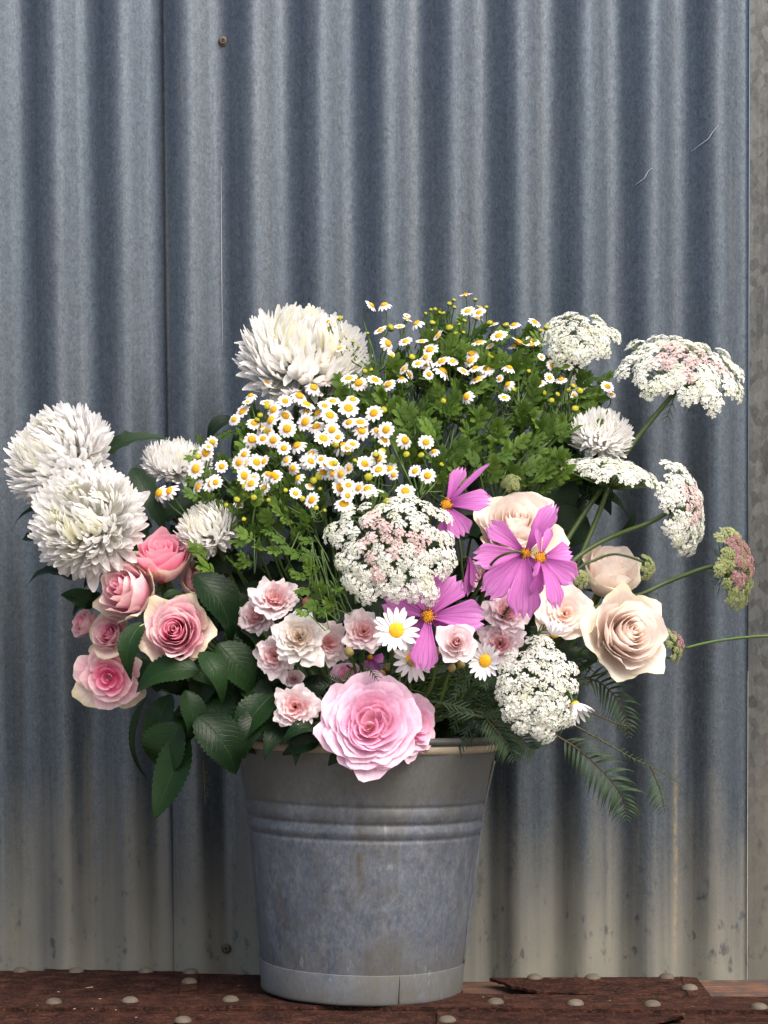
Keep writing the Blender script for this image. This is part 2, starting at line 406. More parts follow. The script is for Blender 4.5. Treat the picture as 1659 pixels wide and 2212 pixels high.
# ------------------------------------------------------------------ wall
PITCHW, YW, AW = .0765, .172, .0084
XB = P(690, 300, YW).x                              # a crest
def wall_y(x): return YW - AW*cos(2*pi*(x-XB)/PITCHW)
def sheet(name, xt0, xb0, xt1, xb1, z0, z1, off, mat, thick=.0009, label=None, nx=12, edge0=0, edge1=0, bot=None):
    b = B(); n = max(8, int((xt1-xt0)/PITCHW*nx)); nz = 26
    def fn(side):
        def g(a, v):
            z = z0 + (z1-z0)*v
            if bot and v == 0: z = bot(xb0+(xb1-xb0)*a)
            x = (xb0+(xt0-xb0)*v)*(1-a) + (xb1+(xt1-xb1)*v)*a
            skew = XBs(z)
            y = YW - AW*cos(2*pi*(x-skew)/PITCHW)
            y += .0018*noise.noise(V((x*9, z*3, 2.2))) + .0006*noise.noise(V((x*30, z*12, 5.2)))
            return (x, y-off-side*thick, z)
        return g
    b.grid(n, nz, fn(1)); k = len(b.v)
    b.grid(n, nz, fn(0))
    W = n+1
    for j in range(nz):
        for i in (0, n):
            a, c = j*W+i, (j+1)*W+i
            b.f.append((a, c, c+k, a+k)); b.m.append(0)
    for i in range(n):
        b.f.append((i, i+1, i+1+k, i+k)); b.m.append(0)
    return part(name, b.mesh(name, [mat]), wall, label=label)
def XBs(z): return XB
wall = thing('corrugated_wall', 'weathered blue grey corrugated iron wall behind the flower bucket', 'wall', (0, 0, 0))
zt = P(800, -260, YW).z
def zbot(x): return -.09
sx = P(361, 1100, YW-AW).x
sheet('iron_sheet', sx-.9, sx-.9, sx, sx, -.09, zt, .0015, 'wall', label='left corrugated iron sheet lapping over its neighbour', bot=zbot)
ex = P(1619, 1100, YW).x
sheet('iron_sheet', sx-.07, sx-.07, ex, ex, -.09, zt, 0, 'wall', label='wide corrugated iron sheet behind the flowers', bot=zbot)
b = B(); b.box((ex+.0012, wall_y(ex)+.0012, -.09), (ex+.16, wall_y(ex)+.003, zt))
part('edge_flashing', b.mesh('edge_flashing', ['flash'], False), wall, label='flat spangled galvanised strip at the right edge')
sheet('iron_sheet', ex+.12, ex+.12, ex+.62, ex+.62, -.09, zt, .004, 'wall', label='further corrugated iron sheet right of the flashing')
def screw(px, py):
    p = P(px, py, YW); y = wall_y(p.x)-.0012
    p = P(px, py, y); b = B()
    b.lathe([(.0062, 0), (.0060, .0012), (.0038, .0016), (.0038, .004), (.0033, .0046), (.0020, .0047), (.0016, .0030), (0, .0035)], 18)
    o = part('screw', b.mesh('screw', ['rivet']), wall, Matrix.Translation(p) @ Matrix.Rotation(pi/2, 4, 'X'))
    b = B(); b.ball((0, 0, .0034), .0018, .4)
    part('screw_socket', b.mesh('screw_socket', ['black']), o)
screw(482, 90); screw(489, 2049)
# pale scratches and a fine white vertical line scored in the zinc
M['scratch'] = plain_mat('bright scratch in zinc', (.26, .28, .32), (.38, .40, .44), .4, 60)
def scratch(pts, wd):
    b = B(); q = []
    for (px, py) in pts:
        p = P(px, py, YW)
        for _ in range(6): p = P(px, py, wall_y(p.x)-.0022)
        q.append(p)
    q2 = []
    for i in range(len(q)-1):
        for k in range(6):
            p = q[i].lerp(q[i+1], k/6); q2.append(V((p.x, wall_y(p.x)-.0016, p.z)))
    b.tube(q2, lambda t: wd*(.25+.75*sin(pi*t)), 4, 1)
    part('scratch', b.mesh('scratch', ['scratch']), wall)
scratch([(1370, 401), (1392, 385), (1400, 370), (1411, 361)], .0005)
scratch([(1490, 329), (1530, 300), (1540, 285), (1555, 267)], .0005)
scratch([(478, 360), (478, 480), (479, 620), (481, 790)], .0004)

# ------------------------------------------------------------------ unseen ground below the ledge, added to bounce warm light into the shadows
M['ground'] = plain_mat('pale dry gravel', (.20, .185, .155), (.36, .335, .29), .9, 3, .3, .1)
b = B(); b.add([V((-80, -80, -.75)), V((80, -80, -.75)), V((80, 80, -.75)), V((-80, 80, -.75))], [(0, 1, 2, 3)])
bounce_ground = part('ground', b.mesh('ground', ['ground'], False), None); bounce_ground['kind'] = 'structure'
# ------------------------------------------------------------------ ledge
def G(px, py, z=0.0):
    d = FWD + RIGHT*((px-CX)/F) + UP*((CY-py)/F)
    return EYE + d*((z-EYE.z)/d.z)
ledge = B(); ledge.box((-1.1, -.42, -.16), (1.1, .098, -.012))
ledge = part('ledge', ledge.mesh('ledge', ['wood'], False), None); ledge['kind'] = 'structure'
def plate(name, poly, z, th, mat, bulge=.002, seed=0, label=None, torn=None):
    """flat iron piece from a frame-space outline lying at height z, with ragged rusted edge"""
    r = random.Random(seed); pts = []
    n = len(poly)
    for i in range(n):
        a, c = V(G(*poly[i], z)), V(G(*poly[(i+1) % n], z))
        k = max(2, int((c-a).length/.006))
        amp = .0022 if (torn and i in torn) else .0004
        for j in range(k):
            p = a.lerp(c, j/k)
            if j: p += V((r.uniform(-amp, amp), r.uniform(-amp, amp), 0))
            pts.append(p)
    N = len(pts); v = [p for p in pts] + [p-V((0, 0, th)) for p in pts]
    b = B(); b.add(v, [tuple(range(N))] + [(i, i+N, (i+1) % N+N, (i+1) % N) for i in range(N)])
    return part(name, b.mesh(name, [mat], False), ledge, label=label)
def rpx(px, py): return (px, py)
# plates under the straps, straps proud by a few millimetres
plate('iron_plate', [(-560, 2325), (395, 2325), (400, 2098), (300, 2097), (100, 2093), (95, 2097), (-560, 2097)], -.004, .003, 'rust', seed=1, torn=(2, 3))
plate('iron_plate', [(402, 2325), (965, 2325), (965, 2165), (1000, 2150), (1000, 2142), (985, 2116), (402, 2102)], -.0045, .003, 'rust', seed=2)
plate('iron_plate', [(985, 2325), (1400, 2325), (1420, 2205), (1480, 2192), (1480, 2163), (985, 2152)], -.004, .003, 'rust', seed=3, torn=(1, 2))
plate('iron_plate', [(1058, 2112), (1075, 2118), (1100, 2128), (1160, 2141), (1240, 2146), (1340, 2153), (1490, 2160), (1470, 2110), (1250, 2111)], -.0015, .003, 'rust', seed=4, torn=(0, 1, 2, 3, 4), label='torn rusty iron plate curling off the timber')
plate('iron_plate', [(1520, 2325), (2200, 2325), (2200, 2160), (1500, 2160)], -.004, .003, 'rust', seed=5)
plate('iron_strap', [(-560, 2179), (300, 2176), (700, 2172), (1000, 2176), (1300, 2180), (2200, 2186), (2200, 2158), (1300, 2150), (1000, 2146), (700, 2146), (300, 2148), (-560, 2150)], 0, .004, 'rust2', seed=6, label='long rusty strap running along the ledge')
plate('iron_strap', [(380, 2325), (422, 2325), (424, 2181), (387, 2181)], -.001, .0034, 'rust2', seed=7)
plate('iron_strap', [(388, 2144), (425, 2143), (428, 2099), (392, 2099)], -.001, .0034, 'rust2', seed=8)
plate('iron_strap', [(940, 2325), (995, 2325), (990, 2180), (945, 2181)], -.001, .0034, 'rust2', seed=9)
plate('iron_strap', [(1490, 2156), (1540, 2157), (1505, 2112), (1470, 2109)], -.0006, .0034, 'rust2', seed=10)
plate('iron_strap', [(1490, 2325), (1550, 2325), (1520, 2191), (1475, 2189)], -.001, .0034, 'rust2', seed=11)
rv = B(); rv.lathe([(.0090, 0), (.0084, .0018), (.0066, .0036), (.004, .0047), (.0012, .0050), (0, .0050)], 16)
rme = rv.mesh('rivet', ['rivet'])
for (px, py, z) in ((116, 2166, 0), (281, 2163, 0), (498, 2161, 0), (409, 2122, -.001), (395, 2206, -.001), (412, 2101, -.001), (1070, 2166, 0), (1243, 2169, 0), (1409, 2171, 0), (1640, 2177, 0),
                    (1490, 2136, -.0006), (966, 2205, -.001), (45, 2098, -.004), (165, 2099, -.004), (315, 2099, -.004), (1155, 2113, -.0015), (1280, 2113, -.0015), (1440, 2112, -.0015)):
    part('rivet', rme, ledge, Matrix.Translation(G(px, py, z)) @ Matrix.Rotation(px, 4, 'Z'))
# small debris: pale petal scraps and straw
b = B()
for i in range(26):
    px = RNG.choice([RNG.uniform(0, 540), RNG.uniform(1010, 1640)]); py = RNG.uniform(2120, 2205)
    p = G(px, py, .0008); a = RNG.uniform(0, pi); l = RNG.uniform(.0006, .0022)*(4 if i % 9 == 0 else 1)
    d = V((cos(a), sin(a), 0))*l; s = V((-sin(a), cos(a), .3))*.0006
    b.add([p-d-s, p+d-s, p+d+s, p-d+s], [(0, 1, 2, 3)])
o = part('debris', b.mesh('debris', ['cream'], False), ledge); o['kind'] = 'stuff'

# ------------------------------------------------------------------ bucket
bx = P(781, 2137, 0).x
BK = thing('bucket', 'tall weathered galvanised metal bucket holding the flowers on the rusty ledge', 'bucket', (bx, 0, .0035))
BK.rotation_euler = (0, radians(1.6), 0)
def brad(z):
    if z < .2: return .1075 + .108*z
    return .1291 + (z-.2)*.205
prof = []
z = 0.0
while z <= .2712:
    r = brad(z)
    for zc, a, wd in ((.1950, .0012, .0060), (.177, .0013, .0038)): r += a*math.exp(-((z-zc)/wd)**2)
    for zc, a, wd in ((.2035, -.0012, .0018), (.1855, -.0014, .0022), (.1695, -.0012, .0018)): r += a*math.exp(-((z-zc)/wd)**2)
    prof.append((r, z)); z += .0016
def dent(g, z): return .0017*noise.noise(V((cos(g)*3, sin(g)*3, z*14))) + .0005*noise.noise(V((cos(g)*9, sin(g)*9, z*40)))
b = B(); b.lathe([(.1065, 0)]+prof, 128, dent=dent)
inner = [(r-.0016, z) for (r, z) in prof[::-3]]
b.lathe([(prof[-1][0], prof[-1][1])]+inner+[(.09, .006), (0, .006)], 128, dent=dent)
part('body', b.mesh('body', ['bucket']), BK)
b = B(); rt = brad(.2705)
b.lathe([(rt+.004*cos(a)-.0005, .2720+.004*sin(a)) for a in [2*pi*k/12 for k in range(13)]], 128)
part('rim', b.mesh('rim', ['wire']), BK, label='dark rolled rim wire')
b = B()
b.lathe([(brad(.259)+.0006, .259), (brad(.2595)+.0015, .2595), (brad(.266)+.0016, .2664), (brad(.2665)+.0004, .2668)], 128)
part('rim_band', b.mesh('rim_band', ['cream']), BK, label='flaking cream painted band under the rim')
b = B()
b.lathe([(.106, -.0028), (.1088, -.0030), (.1098, -.0008), (.1094, .002), (.1115, .0285), (.1110, .0295), (.1100, .0292)], 128, dent=lambda g, z: dent(g, z)*.8)
part('base_band', b.mesh('base_band', ['bucket']), BK, label='flared galvanised foot band')
b = B()
for (ang, r1, za, zb, wd, mi) in ((radians(-90)+.37, .0008, .0, .029, .0006, 1),):
    pts = [(cos(ang)*(.1101+z*.075), sin(ang)*(.1101+z*.075), z) for z in (za, zb)]
    b.tube(pts, wd, 4, 2)
part('band_joint', b.mesh('band_joint', ['wire']), BK)
b = B(); ang = radians(-12)
b.tube([(cos(ang)*(brad(z)+.0006), sin(ang)*(brad(z)+.0006), z) for z in [.03+.0115*k for k in range(20)]], .0016, 6, 2)
part('side_seam', b.mesh('side_seam', ['bucket']), BK, label='folded side seam')
b = B(); pts = []
for k in range(19):
    a = pi*k/18; rr = rt-.006
    pts.append((rr*cos(a), rr*sin(a)*.93, .266+.022*sin(a)))
b.tube(pts, .0032, 8, 3)
part('bail_handle', b.mesh('bail_handle', ['bucket']), BK, label='wire bail handle folded back along the rim')
for k in (0, pi):
    b = B(); b.ball((cos(k)*(rt+.001), 0, .262), .008, .5, V((cos(k), 0, 0)))
    part('handle_ear', b.mesh('handle_ear', ['bucket']), BK)

# ------------------------------------------------------------------ flower helpers
MOUTH = P(797, 1585, 0)
def stem_pts(p, n, back, r=RNG):
    """from the back of a flower head down through the bucket mouth"""
    a = V(p)
    mx = MOUTH.x + max(-.085, min(.085, (a.x-MOUTH.x)*.35)) + r.uniform(-.012, .012)
    my = max(-.075, min(.07, a.y*.5)) + r.uniform(-.015, .015)
    m = V((mx, my, .285)); e = V((bx-(mx-bx)*.3, -my*.3, .03))
    q = a - V(n)*back
    q2 = q - V(n)*back*.9 + V((0, 0, -.012)) + (m-q)*.12
    return [a, q, q2, q2.lerp(m, .55)+V((0, .012, .004)), m, m.lerp(e, .5), e]
def add_stem(root, pts, rad, mat='stem', n=6, name='stem'):
    b = B(); l = root.location
    b.tube([V(p)-l for p in pts], rad, n, 6)
    return part(name, b.mesh(name, [mat]), root)
def add_leaf(root, base, tip, wd, nrm, mat, prof, bend=.12, cup=.25, twist=0, nv=14, nu=4, curl=0, name='leaf', wav=0, petiole=None, label=None, seed=0):
    b = B(); l = root.location
    blade(b, V(base)-l, V(tip)-l, wd, nrm, prof, nu, nv, bend, cup, twist, curl=curl, wav=wav, seed=seed)
    return part(name, b.mesh(name, [mat]), root, label=label)

# ---- roses
def rose(px, py, y, rpxl, n, label, mats, N=24, group=None, style='cup', seed=1, H=1.0, openn=.5, spread=1.0, stem='stem', sepals=True, core=None, guard=None):
    r = random.Random(seed); R = rpxl*PX(y); n = V(n).normalized()
    c = P(px, py, y)
    root = thing('rose', label, 'rose', c, group)
    RM = rot_to(n, spin=r.uniform(0, 6.28)).to_4x4()
    phi = r.uniform(0, 6.28)
    ng = guard or 0; Nh = N-ng; hs = .80 if ng else .95
    for i in range(N):
        f = min(1, i/(Nh-1)); g = i >= Nh
        phi += 2.399 + r.uniform(-.25, .25)
        if style == 'cup':
            rim = R*hs*(.05 + .95*f**1.05)*(.95+.1*r.random())
            W = (2.3-1.30*f)*(.9+.2*r.random()); top = R*(.42*H - (.04+.46*openn)*f**2.2)+R*r.uniform(-.03, .03); zb = -R*.75*H
            flare = .02+.20*openn*f**2; curl = R*(.04+.16*openn)*f**1.8; tipk = .05+.08*f
            if g:
                k = (i-Nh+.5)/ng
                phi = (phi+pi) if i == Nh else phi0+2*pi/ng*1.02
                phi0 = phi
                rim = R*(.80+.08*openn+.12*r.random()); top = R*(.34*H-.58*openn-.10*k+r.uniform(-.10, .08)); W = (3.6/ng)*(.95+.15*r.random()) if ng < 5 else .92
                flare = .14+.12*openn; curl = R*(.12+.16*r.random()); tipk = .10
        elif style == 'rosette':
            rim = R*(.05+.87*f**.75)*(.93+.12*r.random())
            W = (1.15-.42*f)*(.85+.3*r.random()); top = R*(.20-.34*f**1.6)+R*r.uniform(-.05, .05); zb = -R*(.10+.32*f)
            flare = .10+.16*f; curl = R*.12*f*r.random(); tipk = .05*r.random()+.05*f
            if g: rim = R*(.95+.1*r.random()); top = -R*.2; W = .75
        else:                                      # ruffled little roses
            rim = R*(.10+.86*f**.68)*(.84+.28*r.random())
            W = (.98-.44*f)*(.8+.4*r.random()); top = R*(.26-.46*f**1.5)+R*r.uniform(-.08, .08); zb = -R*(.10+.32*f)
            flare = .12+.2*f; curl = R*.12*f*r.random(); tipk = .12*r.random()
        sg = r.choice((-1, 1))*.10*(1-f*.5); ph = r.uniform(0, 6.28); rf = .02+.05*f if style == 'cup' else (.02+.025*f if style == 'rosette' else .08)
        rb = R*.10; nn = 14 if f > .25 else 10
        ox, oy = (r.uniform(-.13, .13)*R, r.uniform(-.13, .13)*R) if style == 'rosette' and f < .4 and N > 28 else (0, 0)
        def fn(a, v, phi=phi, ox=ox, oy=oy, rim=rim, W=W, top=top, zb=zb, flare=flare, curl=curl, sg=sg, ph=ph, rf=rf, tipk=tipk, f=f):
            s = a*2-1
            e = 1-.30*abs(s)**2.6 + tipk*math.exp(-(s*2.6)**2)*.6 - .03*(1-cos(s*9+ph))*.5
            t = v*e
            q = sin(min(1, t)*pi/2)
            rr = rb+(rim-rb)*(q**.75) + rim*flare*t**5 + rim*sg*s
            rr *= 1+rf*sin(s*5+ph)*t**3 + rf*.5*sin(s*11+ph*2)*t**4
            z = zb+(top-zb)*t**1.15 - curl*t**7*(.6+.6*abs(s))
            z += R*rf*.7*sin(s*6+ph*1.7)*t**4 + R*(.010 if style == 'rosette' else .016)*sin(s*13+ph*3+t*5)*t*t
            wd = W*(.55+.45*q) if f > .3 else W
            ang = phi+s*wd
            return (rr*cos(ang)+ox, rr*sin(ang)+oy, z)
        b = B(); b.grid(nn, 9, fn)
        mat = mats[2] if g else (mats[0] if f < .45 else mats[1])
        part('petal', b.mesh('petal', [mat]), root, RM)
    if core:
        b = B()
        for k in range(16):
            a = r.uniform(0, 6.28); q = r.uniform(.02, .12)*R
            b.tube([(cos(a)*q*.4, sin(a)*q*.4, -.1*R), (cos(a)*q, sin(a)*q, R*r.uniform(.05, .2))], R*.012, 3, 2)
        part('stamens', b.mesh('stamens', [core]), root, RM)
    if sepals:
        b = B()
        for k in range(5):
            a = k*1.257+.3
            d = V((cos(a), sin(a), 0))
            zb = -R*.72*(H if style == 'cup' else .6)
            blade(b, d*R*.10+V((0, 0, zb)), d*R*.62+V((0, 0, zb-.15*R)), R*.24, V((0, 0, 1)), lambda v, u: (1-v)**.7*(.6+.4*sin(pi*min(1, v*1.6)))+.02, 2, 6, -.1, .3)
        part('sepals', b.mesh('sepals', ['sepal']), root, RM)
    add_stem(root, stem_pts(c - n*R*.55, n, R*.5+.01, r), (R*.07+.0012, .0022), stem)
    return root, c, R, n

def bud(px, py, y, rp, n, label, mat, cat='rose bud', stem='stem', name='rose_bud', sep=True, seed=1, top=None):
    r = random.Random(seed); R = rp*PX(y); n = V(n).normalized(); c = P(px, py, y)
    root = thing(name, label, cat, c)
    RM = rot_to(n).to_4x4(); b = B(); b.ball((0, 0, 0), R, 1.2, n=12, rings=8, bump=.03, rng=r)
    part('bud', b.mesh('bud', [mat]), root, RM)
    b = B()
    for k in range(5):
        a = k*1.257; d = V((cos(a), sin(a), 0)); L = 2.6 if sep == 2 else 1.25
        blade(b, d*R*.35-V((0, 0, R*1.0)), d*R*(L if sep == 2 else 1.0)+V((0, 0, R*(.6 if sep == 2 else .4))), R*.55, V((0, 0, 1))-d, lambda v, u: (1-v)**.6+.03, 2, 6, -.12)
    part('sepals', b.mesh('sepals', ['sepal']), root, RM)
    add_stem(root, stem_pts(c-n*R, n, R+.012, r), (.0016, .0016), stem)
    return root

# ---- chrysanthemum: one petal mesh per form and colour, shared
MUMP = {}
for mname in ('mum_white', 'mum_cream', 'mum_yellow'):
    for k, (bend, cup, curl, wd) in enumerate(((.15, .55, -.12, .20), (.21, .65, -.20, .19), (.09, .45, .0, .20), (.18, .6, -.08, .215), (-.03, .5, .02, .175), (.32, .5, -.40, .235))):
        b = B()
        pf = lambda v, u, k=k: (.45+.55*sin(pi*(v*.72)**1.1)) * (1 if v < .70 else sqrt(max(.05, 1-((v-.70)/.305)**2)))
        blade(b, (0, 0, 0), (0, 1, 0), wd, (0, 0, 1), pf, 4, 11, -bend, cup, curl=curl, wav=.02, seed=k)
        MUMP[mname, k] = b.mesh('petal', [mname])
def mum(px, py, y, rp, n, label, seed=1, N=230, thmax=112, flat=.85, yellow=.35, group='white chrysanthemums'):
    r = random.Random(seed); R = rp*PX(y); n = V(n).normalized(); c = P(px, py, y)
    root = thing('chrysanthemum', label, 'chrysanthemum', c, group)
    RM = rot_to(n).to_4x4()
    cm = cos(radians(thmax))
    for i in range(N):
        q = (i+.5)/N
        th = math.acos(1-(1-cm)*q) + r.uniform(-.07, .07); ph = i*2.39996+r.uniform(-.15, .15)
        d = V((sin(th)*cos(ph), sin(th)*sin(ph), cos(th)*flat))
        if q < .2: d = (d+V((r.uniform(-.25, .25), r.uniform(-.25, .25), 0)))
        ax = V((0, 0, 1)); zz = (ax - d*ax.dot(d))
        zz = zz.normalized() if zz.length > .05 else V((1, 0, 0))
        yv = d.normalized()
        xv = yv.cross(zz).normalized(); rollm = Matrix.Rotation(r.uniform(-.35, .35), 3, yv)
        L = R*(.56+.26*min(1, q*2.2))*(.90+.14*r.random())
        if r.random() < .03 and q > .6: L *= 1.18
        base = d*(R*.22)
        wsc = .50+.46*min(1, q*3)
        m = (rollm @ Matrix((xv, yv, zz)).transposed()) @ Matrix.Diagonal(V((L*wsc*(.9+.3*r.random()), L, L)))
        k = 5 if q < .17 else r.choice((0, 1, 1, 3)) if q < .62 else r.choice((0, 2, 3, 3, 4, 2))
        mn = 'mum_yellow' if q < .10*yellow/.35 and r.random() < .7 else ('mum_cream' if q < .34*yellow/.35 and r.random() < .6 else 'mum_white')
        m4 = RM @ (Matrix.Translation(base) @ m.to_4x4())
        part('petal', MUMP[mn, k], root, m4)
    # the many short petals packed between the outer ones
    b = B(); me = MUMP['mum_white', 0]; pv = [v.co.copy() for v in me.vertices]; pf_ = [tuple(f.vertices) for f in me.polygons]
    puv = [None]*len(pv)
    for f in me.polygons:
        for li, vi in zip(f.loop_indices, f.vertices): puv[vi] = tuple(me.uv_layers[0].data[li].uv)
    for i in range(N):
        q = (i+.7)/N; th = math.acos(1-(1-cm)*q)+r.uniform(-.1, .1); ph = i*2.39996+1.1+r.uniform(-.3, .3)
        yv = V((sin(th)*cos(ph), sin(th)*sin(ph), cos(th)*flat)).normalized(); zz = V((0, 0, 1))-yv*yv.z
        zz = zz.normalized() if zz.length > .05 else V((1, 0, 0)); xv = yv.cross(zz)
        L = R*(.52+.22*min(1, q*2))*r.uniform(.9, 1.08); R3 = Matrix.Rotation(r.uniform(-.6, .6), 3, yv) @ Matrix((xv, yv, zz)).transposed()
        b.add([yv*R*.22 + R3 @ V((v.x*L*.72, v.y*L, v.z*L)) for v in pv], pf_, puv)
    o = part('inner_petals', b.mesh('inner_petals', ['mum_white']), root, RM); o['kind'] = 'stuff'
    b = B(); b.ball((0, 0, -R*.12), R*.26, .9, lo=0)
    part('calyx', b.mesh('calyx', ['stem']), root, RM)
    add_stem(root, stem_pts(c-n*R*.2, n, R*.55, r), (.0035, .003), 'stem_d')
    return root

# ---- lace umbels
UMB = {}
def umbellet_mesh(key, mat, nfl, seed, green='pedicel', open_=1.0, fs=.185):
    r = random.Random(seed); b = B()
    for i in range(nfl):
        q = sqrt((i+.5)/nfl); a = i*2.39996+r.uniform(-.3, .3)
        p = V((cos(a)*q, sin(a)*q, -.38*q*q+r.uniform(-.10, .10)))*open_
        p.z += .0
        nn = V((p.x*.7+r.uniform(-.3, .3), p.y*.7+r.uniform(-.3, .3), 1)).normalized()
        R3 = rot_to(nn, spin=r.uniform(0, 6)); s = fs*r.uniform(.8, 1.35)
        v = [p + R3 @ V((0, 0, -s*.15))]; f = []
        for k in range(5):
            g = 1.2566*k; w_ = .46
            e = r.uniform(.85, 1.15)*s
            v += [p+R3 @ V((cos(g-w_)*e*.8, sin(g-w_)*e*.8, s*.1)), p+R3 @ V((cos(g)*e*1.15, sin(g)*e*1.15, s*r.uniform(-.05, .2))), p+R3 @ V((cos(g+w_)*e*.8, sin(g+w_)*e*.8, s*.1))]
            o = 1+k*3; f.append((0, o, o+1, o+2))
        b.add(v, f, None, 0)
        if i % 2 == 0:
            root = V((0, 0, -.9)); sd_ = V((-sin(a), cos(a), 0))*.022
            b.add([root-sd_, root+sd_, p+sd_, p-sd_], [(0, 1, 2, 3)], None, 1)
    return b.mesh('umbellet', [mat, green], False)
for mn in ('fl_white', 'fl_cream', 'fl_pink', 'fl_green', 'fl_mauve'):
    for k in range(3): UMB[mn, k] = umbellet_mesh(mn, mn, 34, 11*k+3)
def umbel(px, py, y, rp, n, label, pick, N=46, seed=1, dome=.28, us=.19, aspect=1.0, stem=None, bracts=0, eye=False, hang=.0, group='lace flower umbels', stemr=.0022, spin=0, smat='stem_d'):
    """pick(q, rng) -> floret material for an umbellet at relative radius q"""
    r = random.Random(seed); R = rp*PX(y); n = V(n).normalized(); c = P(px, py, y)
    root = thing('lace_flower', label, 'lace flower', c, group)
    R3 = rot_to(n, spin=spin); RM = R3.to_4x4()
    foot = V((0, 0, -R*.62)); rays = B()
    for i in range(N):
        q = sqrt((i+.35)/N); a = i*2.39996+r.uniform(-.16, .16)
        q2 = q*(1+(.10*r.uniform(-1, 1) if q > .7 else 0))
        p = V((cos(a)*q2*R*aspect, sin(a)*q2*R, R*(-dome*q*q - hang*max(0, q-.7)+r.uniform(-.03, .03))))
        s = R*us*.90*(.70+.5*q)*r.uniform(.82, 1.18)
        nn = V((p.x*.9, p.y*.9, R*.8)).normalized()
        m = Matrix.Translation(p) @ rot_to(nn, spin=r.uniform(0, 6)).to_4x4() @ Matrix.Scale(s, 4)
        part('umbellet', UMB[pick(q, r), r.randrange(3)], root, RM @ m)
        pm = foot.lerp(p, .5)+V((p.x, p.y, 0))*.22
        rays.tube([foot, pm, p-nn*s*.7], (R*.011+.0002, R*.007+.0002), 4, 3, cap=False)
    part('rays', rays.mesh('rays', ['stem']), root, RM)
    if eye:
        b = B()
        for k in range(5): b.ball((r.uniform(-.03, .03)*R, r.uniform(-.03, .03)*R, R*.07), R*.022, 1, n=6, rings=4)
        part('dark_floret', b.mesh('dark_floret', ['anther']), root, RM)
    if bracts:
        b = B()
        for k in range(bracts):
            a = k*2.399; d = V((cos(a), sin(a), r.uniform(-.5, .3)))
            L = R*r.uniform(.4, .75)
            e = foot+d*L
            blade(b, foot, e, R*.03, (0, 0, 1), lambda v, u: 1-v*.8, 1, 4, .12)
            for t in (.4, .6, .75):
                m_ = foot.lerp(e, t); sdv = d.cross(V((0, 0, 1))).normalized()
                for sg in (-1, 1): blade(b, m_, m_+d*L*.22+sdv*sg*L*.16, R*.02, (0, 0, 1), lambda v, u: 1-v*.8, 1, 2, 0)
        part('bracts', b.mesh('bracts', ['lf_arg']), root, RM)
    f = c + R3 @ foot
    pts = [f] + ([P(*s) for s in stem] if stem else [])
    tail = stem_pts(pts[-1], (pts[-2]-pts[-1]).normalized() if len(pts) > 1 else n, .02, r)
    if not stem or stem[-1][0] < 1500: pts += tail[2:] if stem else tail[1:]
    add_stem(root, pts, (stemr, stemr*1.15), smat)
    return root

# ---- cosmos
def cosmos(px, py, y, petals, label, n=(0, -1, .1), dr=18, seed=1, stem=None, disc=True):
    r = random.Random(seed); c = P(px, py, y); n = V(n).normalized()
    root = thing('cosmos', label, 'cosmos flower', c, 'magenta cosmos')
    D = dr*PX(y)
    for (tx, ty, dy, wd, bend, tw) in petals:
        tip = P(tx, ty, y+dy)
        d = (tip-c); base = c + d.normalized()*D*.35
        b = B()
        def pf(v, u, ph=r.random()*6):
            e = .16+.84*min(1, v*1.35)**1.1
            if v > .7: e *= sqrt(max(.0, 1-((v-.7)/.37)**2.2))
            return e
        ctr = V((0, 0, 0))
        base -= c; tp = tip-c
        # ribbed petal with a notched tip
        dd = (tp-base); L = dd.length; dd.normalize()
        s0 = dd.cross(n).normalized(); n0 = s0.cross(dd)
        W = wd*PX(y)*.5
        ph = r.random()*6
        def fn(a, v):
            u = a*2-1; wv = W*pf(v, u); ang = tw*v
            s = s0*cos(ang)+n0*sin(ang); nn = n0*cos(ang)-s0*sin(ang)
            vv = v*(1 - .12*(v**6)*(1-cos(u*3*pi))*.5 - .05*v**4*abs(u)**3)
            return base+dd*(L*vv)+n0*(bend*L*4*v*(1-v)) + s*(u*wv) + nn*(W*.055*cos(u*5*pi+ph*.2)*(1-v*.4)+W*.16*(u*u)-W*.10*sin(v*4+ph)*u)
        b.grid(12, 12, fn)
        part('petal', b.mesh('petal', ['cosmos']), root)
    if disc:
        RM = rot_to(n).to_4x4()
        b = B(); b.ball((0, 0, 0), D*.72, .55, n=12, rings=6, bump=.05, rng=r)
        dk = part('disc', b.mesh('disc', ['cdisc']), root, RM)
        b = B(); b2 = B()
        for k in range(46):
            q = sqrt((k+.5)/46); a = k*2.39996
            p = V((cos(a)*q*D*.9, sin(a)*q*D*.9, D*(.42-.30*q*q)+r.uniform(0, .12)*D))
            (b2 if (q > .62 and k % 2) else b).ball(p, D*.105, 1.3, n=5, rings=3)
        part('stamens', b.mesh('stamens', ['cdisc']), dk)
        part('anthers', b2.mesh('anthers', ['anther']), dk)
    pts = ([c-n*.004]+[P(*s) for s in stem]) if stem else [c-n*.004, c-n*.03+V((0, 0, -.015))]
    pts += stem_pts(pts[-1], (pts[-2]-pts[-1]).normalized(), .015, r)[3:]
    add_stem(root, pts, .0014, 'stem_d')
    return root

